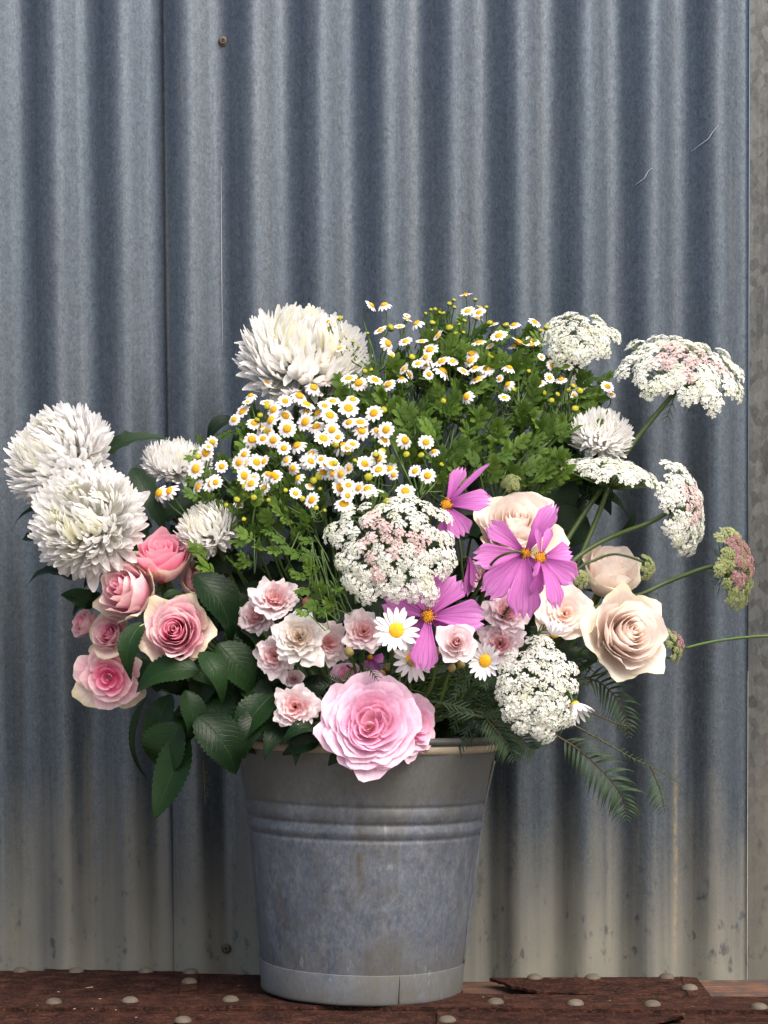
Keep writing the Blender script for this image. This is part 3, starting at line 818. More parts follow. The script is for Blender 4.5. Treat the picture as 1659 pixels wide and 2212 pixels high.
# ---- marguerite daisies
def daisy(px, py, y, rp, n, label, seed=1, N=19, droop=0.0, dr=.34, skip=()):
    r = random.Random(seed); R = rp*PX(y); n = V(n).normalized(); c = P(px, py, y)
    root = thing('daisy', label, 'daisy', c, 'long petalled white daisies')
    RM = rot_to(n, spin=r.random()).to_4x4()
    for k in range(N):
        a = 2*pi*k/N+r.uniform(-.08, .08); d = V((cos(a), sin(a), 0))
        L = R*r.uniform(.86, 1.06); b = B()
        zt = R*(.10-droop+r.uniform(-.14, .1))
        blade(b, d*R*.2+V((0, 0, -.02*R)), d*L*(1-.25*abs(droop))+V((0, 0, zt)), R*.235, (0, 0, 1),
              lambda v, u: (.5+.5*sin(pi*min(1, v*.9+.08)))*(1 if v < .82 else sqrt(max(.04, 1-((v-.82)/.185)**2))), 4, 8, .05+droop*.15, .25, r.uniform(-.3, .3))
        part('petal', b.mesh('petal', ['daisy']), root, RM)
    b = B(); b.ball((0, 0, 0), R*dr, .5, n=16, rings=7, bump=.03, rng=r)
    dk = part('disc', b.mesh('disc', ['disc']), root, RM)
    b = B()
    for k in range(60):
        q = sqrt((k+.5)/60); a = k*2.39996
        b.ball((cos(a)*q*R*dr*.95, sin(a)*q*R*dr*.95, R*dr*.5*sqrt(max(0, 1-q*q*.95))), R*.028, 1, n=5, rings=3)
    part('florets', b.mesh('florets', ['disc']), dk)
    b = B(); b.ball((0, 0, -.10*R), R*.26, .5, n=10, rings=5)
    part('calyx', b.mesh('calyx', ['stem']), root, RM)
    add_stem(root, stem_pts(c-n*R*.15, n, R*.4+.008, r), .0014, 'stem')
    return root

# ---- feverfew heads
FEV = {}
for k in range(5):
    r = random.Random(40+k); b = B(); NP = (11, 12, 13, 12, 10)[k]
    for i in range(NP):
        a = 2*pi*i/NP+r.uniform(-.06, .06); d = V((cos(a), sin(a), 0))
        L = r.uniform(.9, 1.05)
        blade(b, d*.34, d*L+V((0, 0, (-.04, .10, -.20, .02, -.50)[k]+r.uniform(-.06, .06))), r.uniform(.36, .44), (0, 0, 1),
              lambda v, u: (.62+.38*sin(pi*min(1, v*.8+.1)))*(1 if v < .72 else sqrt(max(.12, 1-((v-.72)/.29)**2))), 3, 6, .05, .15)
    FEV['p', k] = b.mesh('petals', ['daisy'])
    b = B(); b.ball((0, 0, -.02), .47, .60, n=14, rings=6, bump=.03, rng=r)
    for i in range(40):
        q = sqrt((i+.5)/40); a = i*2.39996
        b.ball((cos(a)*q*.45, sin(a)*q*.45, -.02+.28*sqrt(max(0, 1-q*q*.96))), .045, 1, n=5, rings=3)
    FEV['d', k] = b.mesh('flower_head', ['disc'])
b = B(); b.ball((0, 0, 0), .8, .75, n=12, rings=6, bump=.04); b.ball((0, 0, -.1), .84, .75, n=12, rings=5, mi=1)
for i in range(24):
    q = sqrt((i+.5)/24)*.8; a = i*2.39996
    b.ball((cos(a)*q, sin(a)*q, .6*sqrt(max(0, 1-q*q))), .09, 1, n=5, rings=3)
FEV['b'] = b.mesh('flower_bud', ['disc_g', 'stem'])
b = B(); b.ball((0, 0, -.12), .38, .6, n=10, rings=4); FEV['c'] = b.mesh('calyx', ['stem'])

# ---- lobed feverfew leaves (shared)
FLEAF = []
for k in range(6):
    r = random.Random(70+k); b = B()
    ln = lambda v, u: (.35+.65*sin(pi*min(1, v*.85+.05)))*(1 if v < .7 else max(.25, 1-((v-.7)/.33)**2))*(1-(.30*abs(cos(pi*v*3.5)) if abs(u) > .8 else 0))
    blade(b, (0, 0, 0), (0, .9, -.05), .06, (0, 0, 1), lambda v, u: 1-v*.5, 2, 6, .08, .1)
    for (t, sgn, L, ang) in ((.28, -1, .26, 1.0), (.30, 1, .26, 1.0), (.46, -1, .36, .85), (.48, 1, .36, .85), (.64, -1, .34, .68), (.66, 1, .33, .68), (.70, 0, .34, 0)):
        L *= r.uniform(.88, 1.15); ang += r.uniform(-.12, .12)
        base = V((0, t-.10, .02*sin(pi*t))); d = V((sgn*sin(ang), cos(ang), 0))
        blade(b, base, base+d*L*1.08+V((0, 0, r.uniform(-.10, .08))), L*.64, (0, 0, 1), ln, 4, 12, .07, .12*r.uniform(-1, 1))
    FLEAF.append(b.mesh('leaf', ['lf_fev']))
def place_leaf(root, me, base, d, nrm, L, wsc=1.0, name='leaf'):
    y_ = V(d).normalized(); x_ = y_.cross(V(nrm)).normalized(); z_ = x_.cross(y_)
    m = Matrix.Translation(V(base)-root.location) @ Matrix((x_, y_, z_)).transposed().to_4x4() @ Matrix.Diagonal(V((L*wsc, L, L, 1)))
    return part(name, me, root, m)
# ------------------------------------------------------------------ chrysanthemums
mum(132, 990, -.05, 124, (-.50, -.62, .50), 'large white chrysanthemum at far left, uppermost of the two big ones, tilted up and left', 1, N=295)
mum(192, 1128, -.10, 126, (-.22, -.88, .30), 'large white chrysanthemum directly above the pink roses, yellowish heart facing forward', 2, N=295, yellow=.5)
mum(382, 1010, -.01, 78, (.12, -.35, .92), 'medium white chrysanthemum bowl between dark leaves and the left daisies', 3, N=210, thmax=105)
mum(452, 1148, -.075, 74, (-.35, -.6, .7), 'half hidden white chrysanthemum behind the topmost pink rose and green stalks', 4, N=210, yellow=.5)
mum(656, 786, .03, 146, (.18, -.58, .80), 'largest white chrysanthemum at the back, rising above the small daisies', 5, N=298, yellow=.6)
mum(1298, 942, .0, 70, (.10, -.62, .75), 'white chrysanthemum at the right, half hidden by a lace flower and green leaves', 6, N=150, yellow=.1)
# ------------------------------------------------------------------ pink roses, left
PK = ('pink_in', 'pink_mid', 'pink_out')
GP = 'pink roses with cream guard petals'
rose(348, 1203, -.085, 72, (.02, -.62, .78), 'deep pink half open rose, topmost of the left pink cluster', ('pink_in', 'pink_in', 'pink_out'), 24, GP, 'cup', 11, H=1.15, openn=.12, guard=3)
rose(272, 1272, -.105, 73, (-.55, -.75, .36), 'pale pink rose turned left with cream outer petals, below the white chrysanthemum', PK, 24, GP, 'cup', 12, H=1.2, openn=.25, guard=4)
rose(378, 1362, -.145, 78, (-.08, -.97, .18), 'open pink rose with swirled heart and cream guard petals, lowest right of left cluster', PK, 32, GP, 'cup', 13, H=.9, openn=.55, guard=5)
rose(432, 1250, -.06, 50, (.5, -.6, .5), 'small pink rose partly hidden behind the topmost pink rose, on its right', ('pink_mid', 'pink_mid', 'pink_out'), 18, GP, 'cup', 14, H=1.3, openn=.1, guard=2)
rose(180, 1345, -.055, 36, (-.7, -.6, .3), 'small pink spray rose at far left edge behind a dark leaf', PK, 18, GP, 'cup', 15, H=1, openn=.5)
rose(236, 1368, -.085, 48, (-.25, -.9, .25), 'small pink spray rose beneath the pale left-turned rose', PK, 22, GP, 'cup', 16, H=1, openn=.35, guard=2)
rose(235, 1464, -.075, 70, (-.05, -.93, -.18), 'blown open pink rose hanging lowest at far left against the wall', ('pink_in', 'pink_mid', 'pink_out'), 24, GP, 'rosette', 17, openn=.6, guard=3)
# ------------------------------------------------------------------ peach roses, right
PE = ('peach_in', 'peach_mid', 'peach_out')
GQ = 'creamy peach roses'
rose(1118, 1132, -.085, 94, (.02, -.82, .56), 'creamy peach rose behind the paired magenta cosmos', PE, 30, GQ, 'cup', 21, H=1.05, openn=.45, guard=4)
rose(1320, 1232, -.03, 72, (.30, -.62, .72), 'peach rose bud turned away, crossed by green lace flower stalks', ('peach_mid', 'peach_mid', 'peach_out'), 22, GQ, 'cup', 22, H=1.2, openn=.15, guard=3)
rose(1362, 1368, -.095, 92, (.28, -.90, .18), 'large pale peach rose at right edge with curled outer petals', PE, 30, GQ, 'cup', 23, H=1.0, openn=.42, guard=5)
rose(1222, 1322, -.10, 58, (-.05, -.95, .25), 'small blown peach rose below the cosmos, left of the large pale rose', PE, 26, GQ, 'rosette', 24, guard=3)
# ------------------------------------------------------------------ big garden roses
rose(801, 1564, -.175, 104, (-.02, -.96, .16), 'big ruffled pink garden rose hanging over the bucket rim', ('gr_in', 'gr_out', 'gr_out'), 62, 'ruffled pink garden roses', 'rosette', 31)
rose(898, 1562, -.145, 76, (.72, -.66, .10), 'second ruffled pink garden rose, peeping from behind the big one', ('gr_in', 'gr_out', 'gr_out'), 32, 'ruffled pink garden roses', 'rosette', 32)
rose(748, 1455, -.10, 34, (-.1, -.85, .5), 'pale mauve pink rose mostly hidden above the big garden rose', ('gr_in', 'gr_out', 'gr_out'), 20, 'ruffled pink garden roses', 'rosette', 33)
# ------------------------------------------------------------------ little pale roses
SM = ('sm_in', 'sm_out', 'sm_out'); SW = ('sw_in', 'sw_out', 'sw_out'); GS = 'little pale spray roses'
for (px, py, y, rp, n, lab, mats, N, seed) in (
    (594, 1290, -.13, 47, (.05, -.85, .5), 'pale pink ruffled spray rose, topmost of the small ones left of the lace flower', SM, 34, 41),
    (552, 1328, -.11, 43, (-.4, -.75, .35), 'pale pink spray rose tucked behind the topmost small one, at its lower left', SM, 30, 42),
    (646, 1374, -.155, 57, (-.05, -.93, .3), 'white spray rose with a browned cream heart, largest of the small ruffled roses', SW, 38, 43),
    (712, 1388, -.13, 42, (.3, -.9, .1), 'pale pink spray rose emerging on the right of the white ruffled one', SM, 30, 44),
    (592, 1416, -.135, 42, (-.15, -.95, .1), 'pale pink spray rose below the white ruffled one, dewy with a pink heart', SM, 28, 45),
    (637, 1527, -.155, 47, (-.05, -.95, .1), 'pale pink spray rose alone above a green leaf near the bucket rim', SM, 28, 46),
    (786, 1362, -.15, 44, (.05, -.93, .25), 'pale pink spray rose touching the left side of the upper long petalled daisy', SM, 28, 47),
    (1097, 1318, -.125, 44, (.05, -.9, .3), 'pale carnation-like spray rose directly under the paired cosmos', SM, 34, 49),
    (1080, 1388, -.13, 44, (-.1, -.9, .25), 'pale spray rose with peach heart behind the right hand daisy', SM, 30, 50),
    (1050, 1246, -.08, 34, (0, -.9, .3), 'pale pink spray rose half hidden left of the paired cosmos', SM, 22, 51)):
    rose(px, py, y, rp, n, lab, mats, N+10, GS, 'ruffle', seed)
rose(987, 1385, -.185, 42, (.02, -.95, .2), 'pale pink dewy spray rose with few petals in front of a cosmos petal', ('sm_in', 'sm_out', 'sm_out'), 15, GS, 'cup', 48, H=.75, openn=.5, guard=4)
rose(635, 1465, -.13, 21, (.05, -.95, .2), 'tiny half open pale rose between the small spray roses and big garden rose', ('sm_in', 'sm_out', 'sm_out'), 14, GS, 'cup', 52, H=.9, openn=.4, guard=2)
bud(665, 1301, -.135, 12, (-.1, -.95, .3), 'round pink rosebud with long green sepals left of the big lace flower', 'bud', sep=2, seed=3)
bud(1062, 1253, -.135, 14, (.5, -.8, .3), 'reddish rosebud on a curved stalk left of the paired cosmos', 'bud', seed=4)
for k, (px, py, y, rp, lab) in enumerate(((754, 1408, -.15, 11, 'tan daisy bud under the spray rose beside the upper daisy'), (942, 1407, -.17, 10, 'tan daisy bud at the left foot of the dewy spray rose'),
    (976, 1443, -.16, 9, 'tan daisy bud, left of the pair under the dewy spray rose'), (996, 1434, -.158, 9, 'tan daisy bud, right of the pair under the dewy spray rose'),
    (887, 1433-2, -.15, 9, 'pinkish daisy bud left of the lower daisy'), (838, 1441, -.13, 9, 'tan daisy bud above the big garden rose'), (826, 1430+25, -.13, 8, 'small daisy bud close above the big garden rose'))):
    bud(px, py, y, rp, (.2*(k % 3-1), -.8, .55), lab, 'budtan', 'flower bud', 'stem', 'daisy_bud', True, 60+k)
# ------------------------------------------------------------------ cosmos
cosmos(966, 1091, -.14, [(1000, 1008, .01, 44, .06, .3), (1060, 1000, -.005, 34, .04, .8), (1063, 1083, -.015, 62, .08, .2), (1003, 1160, -.01, 60, .10, .2), (962, 1180, .0, 50, .06, -.3)],
       'magenta cosmos above the big lace flower with raised narrow petals', (-.25, -.85, .35), 17, 81, [(985, 1130, -.11), (997, 1220, -.10), (990, 1300, -.08)])
cosmos(925, 1332, -.165, [(905, 1255, .008, 74, .06, .1), (985, 1242, .0, 84, .05, -.1), (1050, 1335, -.004, 76, .06, .1), (1008, 1392, .012, 62, .05, .1), (912, 1452, -.012, 64, .10, .15), (828, 1292, .006, 76, .06, .1), (872, 1378, .012, 60, .05, 0)],
       'magenta cosmos with a single drooping petal beside the upper daisy', (0, -.97, .2), 20, 82)
cosmos(1135, 1196, -.165, [(1052, 1130, .0, 50, .08, .3), (1020, 1206, -.01, 58, .05, .1), (1046, 1290, -.012, 66, .10, .35), (1130, 1340, -.016, 76, .12, .1), (1203, 1088, -.006, 54, .10, .5), (1190, 1262, .008, 40, .06, .1)],
       'magenta cosmos, left of the pair, with a long petal pointing up', (-.1, -.95, .2), 17, 83, [(1110, 1192, -.19), (1075, 1205, -.185), (1050, 1235, -.165), (1020, 1290, -.13)])
cosmos(1167, 1206, -.185, [(1236, 1192, .01, 52, .08, .3), (1246, 1254, .0, 58, .12, -.3), (1202, 1318, -.008, 54, .14, .3), (1152, 1290, .004, 40, .1, .4), (1190, 1138, .006, 22, .05, .9), (1160, 1140, .006, 16, .05, .9), (1150, 1244, -.016, 22, .1, .7)],
       'magenta cosmos, right of the pair, with two rolled narrow petals', (.3, -.93, .15), 18, 84)
cosmos(1012, 1200, -.085, [(1003, 1290, .0, 40, .05, .3), (1026, 1276, .004, 36, .05, .3)], 'magenta cosmos seen edge on, nearly hidden between lace flower and paired cosmos', (.6, -.75, .2), 10, 85, disc=False)
cosmos(800, 1420, -.09, [(815, 1458, .0, 32, .05, .2), (786, 1446, .0, 26, .05, .2), (830, 1425, .0, 26, .05, .2)], 'shaded purple cosmos deep inside above the big garden rose', (0, -.9, .1), 8, 86)
# ------------------------------------------------------------------ daisies
daisy(856, 1362, -.19, 51, (.05, -.95, .2), 'upper long petalled white daisy, overlapping a cosmos', 91, N=21)
daisy(893, 1424, -.15, 50, (.02, -.85, -.05), 'lower white daisy peeping out beneath the drooping cosmos petal', 92, N=17)
daisy(1049, 1428, -.165, 45, (-.42, -.85, .05), 'white daisy turned left, beside the pure white lace flower', 93, N=19, droop=-.2)
daisy(1196, 1372, -.13, 34, (.25, -.35, .9), 'white daisy seen from the side with petals upright behind the pure white lace flower', 94, N=15, droop=-.75, dr=.3)
daisy(1240, 1522, -.14, 40, (.42, -.36, -.83), 'drooping white daisy at the lower right, seen from the side', 95, N=16, droop=-.75, dr=.30)
daisy(1275, 1392, -.06, 22, (.7, -.4, .5), 'small half closed daisy right of the white lace flower', 96, N=12, droop=-.8, dr=.42)
# ------------------------------------------------------------------ lace flowers
def pk_white(q, r): return 'fl_white' if q > .55 or r.random() < .6 else 'fl_cream'
def pk_pinkeye(q, r): return 'fl_pink' if r.random() < 1.15-1.55*q and q < .72 else ('fl_white' if r.random() < .75 else 'fl_cream')
def pk_cream(q, r): return 'fl_cream' if r.random() < .55 else ('fl_white')
def pk_green(q, r): return 'fl_green'
def pk_mauve(q, r): return 'fl_mauve' if q < .6+r.uniform(-.35, .3) else 'fl_green'
umbel(1250, 708, .04, 88, (-.05, -.72, .68), 'white lace flower at top, uppermost beside the upper small daisies', pk_cream, 44, 101, dome=.30, us=.19, eye=True, stem=[(1228, 820, .05), (1190, 920, .03), (1130, 1060, -.01)], stemr=.0028)
umbel(1482, 768, .0, 135, (.12, -.62, .77), 'wide white lace flower with pink centre and dark eye at the upper right', pk_pinkeye, 62, 102, dome=.26, us=.165, eye=True, stem=[(1405, 910, .01), (1355, 975, .0), (1235, 1150, -.03)], stemr=.0028, bracts=10)
umbel(1328, 990, -.02, 108, (.18, -.10, .98), 'lace flower seen from the side with spiky green bracts showing beneath', pk_cream, 50, 103, dome=.34, us=.17, bracts=38, stem=[(1312, 1060, -.03), (1285, 1130, -.03), (1240, 1230, -.04)], stemr=.0026, group=None)
umbel(1508, 1092, -.03, 102, (.80, -.50, .12), 'white lace flower in profile facing right, mid height at the right', pk_pinkeye, 50, 104, dome=.36, us=.18, stem=[(1400, 1130, -.03), (1310, 1165, -.03), (1235, 1215, -.05)], stemr=.0026)
umbel(848, 1172, -.185, 140, (.0, -.93, .36), 'broad front lace flower with dusty pink centre above the cosmos', pk_pinkeye, 70, 105, dome=.20, us=.145)
umbel(1166, 1482, -.175, 116, (.08, -.93, .22), 'pure white lace flower hanging low at the right of the bucket', pk_white, 46, 106, dome=.24, us=.165, aspect=.76)
umbel(1622, 1222, -.03, 98, (.88, -.44, .10), 'greenish maroon lace flower going to seed at the right edge', pk_mauve, 60, 107, dome=.4, us=.15, bracts=46, stem=[(1530, 1225, -.03), (1440, 1258, -.03), (1380, 1285, -.04), (1240, 1330, -.05)], stemr=.0024)
umbel(1270, 822, .075, 62, (.75, -.35, .45), 'small cream lace flower hidden behind the upper lace flower stalk', pk_cream, 34, 108, dome=.4, us=.2)
umbel(1415, 1225, -.055, 30, (.75, -.35, .05), 'tiny closed green lace flower on a thin arched stalk before the peach bud', pk_green, 22, 109, dome=.7, us=.26, bracts=20, stem=[(1385, 1212, -.055), (1330, 1197, -.055), (1285, 1210, -.055), (1245, 1232, -.06)], stemr=.0014)
umbel(1476, 1384, -.05, 40, (.75, -.3, .3), 'small purplish lace flower just right of the large pale peach rose', pk_mauve, 24, 110, dome=.7, us=.24, bracts=26, stem=[(1450, 1420, -.05), (1400, 1420, -.04)], stemr=.0012)
umbel(1262, 1245, -.07, 24, (.4, -.7, .3), 'small unripe green lace flower right of the paired cosmos', pk_green, 18, 111, dome=.6, us=.28, bracts=18)
umbel(1272, 1325, -.085, 22, (.3, -.8, .2), 'narrow unripe green lace flower between the two lower peach roses', pk_green, 18, 112, dome=.6, us=.30, aspect=.6)
umbel(1103, 1037, -.06, 22, (-.1, -.85, .4), 'tight green ball shaped lace flower just above the central peach rose', pk_green, 20, 113, dome=.6, us=.30)
# a stalk crossing to the right edge, carried on beyond the frame
p0 = P(1480, 1400, -.05); rt_ = thing('lace_flower_stalk', 'thin green stalk running from the small purplish lace flower out of frame at right', 'stalk', p0)
add_stem(rt_, [p0, P(1530, 1388, -.05), P(1600, 1378, -.055), P(1670, 1374, -.06), P(1760, 1380, -.06)], (.0014, .0018), 'stem')
# ------------------------------------------------------------------ dark leaves
SER = serrate(15); LOB = lobed(4.5, .30)
def branch(label, nodes, leaves, mat, prof, name='rose_branch', cat='leafy branch', group='dark leafy branches', **kw):
    """nodes: stem points; leaves: (bx,by,by_y, tx,ty,t_y, width, nx,ny,nz, bend, curl, twist)"""
    p = [P(*q) for q in nodes]
    root = thing(name, label, cat, p[0], group)
    b = B(); l = root.location
    b.tube([q-l for q in p], (.0018, .0028), 6, 5)
    part('stem', b.mesh('stem', ['stem_d']), root)
    for i, L in enumerate(leaves):
        bx_, by_, y0, tx_, ty_, y1, wd, nx, ny, nz, bend, curl, tw = L
        wd *= PX((y0+y1)/2)*RNG.uniform(.86, 1.04); bend += RNG.uniform(-.05, .10); tw += RNG.uniform(-.25, .25); curl += RNG.uniform(0, .12)
        add_leaf(root, P(bx_, by_, y0), P(tx_, ty_, y1), wd, (nx, ny, nz), mat, prof, bend, .28, tw, 45, 6, curl, wav=.03, seed=i*1.7)
    return root
inn = [(700, 1560, -.07), (760, 1620, -.03), (790, 1760, 0)]
branch('cascade of dark glossy rose leaves hanging over the left side of the bucket', [(405, 1470, -.125), (440, 1450, -.11), (540, 1500, -.08)]+inn, [
    (432, 1408, -.155, 488, 1512, -.165, 66, .3, -.8, .4, .10, .15, .3),
    (432, 1450, -.15, 288, 1485, -.14, 84, -.1, -.7, .7, .12, .1, .1),
    (405, 1580, -.15, 325, 1768, -.155, 84, -.5, -.75, .3, -.10, .05, .5),
    (425, 1545, -.16, 518, 1672, -.15, 112, .3, -.85, .3, .12, .12, -.2),
    (392, 1565, -.145, 340, 1680, -.125, 118, -.3, -.9, .2, .10, .2, .2),
    (400, 1490, -.16, 416, 1602, -.158, 66, .5, -.75, .3, .10, .1, .2),
    (370, 1500, -.12, 345, 1640, -.11, 80, -.4, -.85, .1, .1, .1, .2),
    (318, 1505, -.10, 295, 1680, -.09, 36, -.8, -.4, .3, .06, .1, .6),
    ], 'lf_rose', SER)
branch('dark glossy rose leaves between the left pink roses and the small pale roses', [(500, 1400, -.10), (560, 1450, -.08)]+inn, [
    (420, 1240, -.12, 512, 1385, -.115, 112, .3, -.8, .5, .12, .1, .1),
    (470, 1390, -.125, 552, 1500, -.12, 96, .2, -.8, .55, .12, .15, .1),
    (520, 1360, -.11, 578, 1465, -.125, 52, .7, -.6, .3, .1, .1, .4),
    (590, 1500, -.13, 505, 1615, -.15, 90, -.25, -.75, .6, .12, .1, .1),
    (520, 1480, -.11, 600, 1540, -.12, 80, .1, -.7, .7, .1, .1, 0),
    (480, 1290, -.09, 560, 1400, -.08, 110, .2, -.8, .5, .1, .1, 0),
    (560, 1430, -.07, 640, 1560, -.09, 110, .1, -.8, .4, .1, .1, 0),
    (440, 1500, -.10, 500, 1600, -.12, 90, .2, -.9, .3, .1, .1, .2),
    (470, 1430, -.09, 420, 1540, -.11, 90, -.2, -.9, .3, .12, .1, 0),
    (565, 1525, -.13, 522, 1628, -.158, 70, -.1, -.85, .4, .12, .15, .1),
    (615, 1545, -.12, 572, 1628, -.156, 58, 0, -.85, .4, .12, .15, .1),
    (640, 1560, -.12, 640, 1640, -.155, 44, .1, -.85, .4, .12, .15, .1),
    (540, 1530, -.10, 470, 1560, -.11, 80, .1, -.8, .5, .1, .1, 0),
    (400, 1430, -.11, 470, 1480, -.12, 76, .1, -.8, .5, .1, .1, 0),
    ], 'lf_rose', SER)
branch('dark rose leaves framing the far left pink roses', [(300, 1400, -.06), (400, 1440, -.06), (560, 1500, -.05)]+inn, [
    (312, 1345, -.13, 268, 1458, -.15, 62, -.4, -.85, .2, .10, .2, .4),
    (200, 1312, -.075, 133, 1278, -.08, 50, -.1, -.75, .6, .1, .15, .1),
    (225, 1290, -.07, 152, 1322, -.07, 52, -.2, -.8, .5, .1, .1, 0),
    (330, 1430, -.06, 280, 1500, -.06, 80, -.2, -.8, .5, .1, .1, 0),
    (400, 1285, -.12, 340, 1300, -.13, 30, -.1, -.6, .8, .15, .2, 0),
    ], 'lf_rose', SER)
branch('bright green serrated rose leaves below the lone pale spray rose', [(690, 1540, -.13), (720, 1590, -.08), (770, 1700, 0)], [
    (693, 1583, -.15, 606, 1590, -.165, 48, -.05, -.6, .8, .14, .2, .1),
    (690, 1600, -.145, 608, 1624, -.15, 46, -.2, -.9, .3, .1, .2, 0),
    (745, 1620, -.15, 708, 1652, -.155, 34, 0, -.9, .3, .1, .2, 0),
    (700, 1500, -.11, 640, 1470, -.10, 60, 0, -.8, .5, .1, .1, 0),
    ], 'lf_rose', SER)
branch('dark lobed chrysanthemum leaves between the white chrysanthemums at left', [(330, 1080, -.03), (430, 1180, -.03), (600, 1400, -.02)]+inn[1:], [
    (205, 1000, -.02, 350, 934, -.03, 62, 0, -.8, .6, .10, .1, .1),
    (285, 1010, -.04, 358, 1148, -.055, 70, .1, -.9, .3, .10, .1, .1),
    (350, 1125, -.04, 445, 1072, -.03, 70, .1, -.8, .6, .1, .1, 0),
    (270, 1055, -.05, 350, 1080, -.05, 70, 0, -.8, .5, .1, .1, 0),
    (155, 1098, -.03, 14, 1120, -.03, 34, 0, -.6, .8, .1, .2, 0),
    (95, 1160, -.05, 46, 1163, -.05, 34, 0, -.8, .5, .1, .1, 0),
    (165, 1255, -.07, 50, 1250, -.06, 42, -.1, -.5, .8, .12, .2, 0),
    (290, 1190, -.06, 176, 1255, -.075, 56, -.1, -.8, .5, .1, .1, .1),
    (425, 1190, -.045, 500, 1235, -.06, 92, .1, -.85, .4, .1, .1, 0),
    (320, 1120, -.04, 262, 1210, -.05, 70, 0, -.9, .3, .1, .1, 0),
    ], 'lf_mum', LOB, 'chrysanthemum_branch')
branch('dark leaf curving out against the wall left of the small daisies', [(520, 960, .02), (560, 1050, .02), (650, 1300, .01), (780, 1700, 0)], [
    (505, 905, .02, 443, 948, .015, 44, -.2, -.8, .5, .18, .1, .1),
    (560, 930, .03, 500, 985, .02, 60, 0, -.9, .3, .1, .1, 0),
    ], 'lf_mum', ovate, 'chrysanthemum_branch')
branch('broad dark leaves at the right with one curled leaf tip hanging against the wall', [(1250, 1080, .02), (1180, 1200, .01), (1000, 1420, 0), (850, 1700, 0)], [
    (1180, 1020, .01, 1200, 1150, 0, 110, .1, -.9, .3, .1, .1, 0),
    (1230, 1040, .02, 1330, 1100, .02, 80, .1, -.7, .6, .1, .1, 0),
    (1245, 1085, .02, 1366, 1115, .015, 52, .1, -.6, .8, .16, .1, .2),
    (1366, 1100, .015, 1338, 1160, .01, 30, .8, -.5, .2, .1, .1, .2),
    (1150, 990, .03, 1270, 1000, .03, 80, .1, -.9, .3, .1, .1, 0),
    (1270, 1120, .0, 1180, 1170, 0, 90, .1, -.9, .3, .1, .1, 0),
    (1090, 1000, .03, 1140, 1100, .02, 80, .1, -.9, .3, .1, .1, 0),
    (1290, 1430, -.04, 1215, 1400, -.05, 40, .1, -.7, .7, .1, .1, 0),
    ], 'lf_mum', ovate, 'chrysanthemum_branch')
# dense dark foliage inside the bunch
def filler(label, x0, x1, y0, y1, ya, yb, N, seed, mat, prof, wd=(50, 95), name='leafy_branch'):
    r = random.Random(seed); L = []
    for i in range(N):
        x, y = r.uniform(x0, x1), r.uniform(y0, y1); a = r.uniform(-.3, pi+.3); l = r.uniform(60, 125); d = r.uniform(ya, yb)
        L.append((x, y, d, x+cos(a)*l, y+sin(a)*l*.8-15, d-.02*r.random(), r.uniform(*wd), r.uniform(-.4, .4), -1, r.uniform(.1, .7), .1, .1, r.uniform(-.3, .3)))
    cx, cy, d = (x0+x1)/2, (y0+y1)/2, (ya+yb)/2
    branch(label, [(cx, cy, d), (cx*.6+790*.4, cy*.6+1550*.4, d*.6), (790, 1750, 0)], L, mat, prof, name)
filler('dark leafy branch deep behind the small pale spray roses', 520, 760, 1220, 1500, -.04, .02, 26, 201, 'lf_rose', SER)
filler('dark leafy branch deep behind the left half of the small daisies', 500, 760, 950, 1230, -.01, .05, 24, 202, 'lf_mum', LOB)
filler('dark leafy branch deep behind the left feverfew leaves', 430, 640, 1060, 1330, -.02, .04, 26, 206, 'lf_mum', LOB)
filler('dark leafy branch deep behind the broad front lace flower', 740, 1010, 1020, 1330, -.04, .03, 26, 203, 'lf_mum', LOB)
filler('dark leafy branch deep behind the cosmos and peach roses', 960, 1230, 1130, 1420, -.03, .03, 24, 204, 'lf_rose', SER)
filler('shadowy leafy branch behind the leaf cascade at the left rim', 330, 560, 1440, 1590, -.10, -.05, 26, 207, 'lf_rose', SER, (60, 100))
filler('dark leafy branch filling the mouth of the bucket', 600, 1040, 1420, 1560, -.06, .04, 30, 205, 'lf_rose', SER)
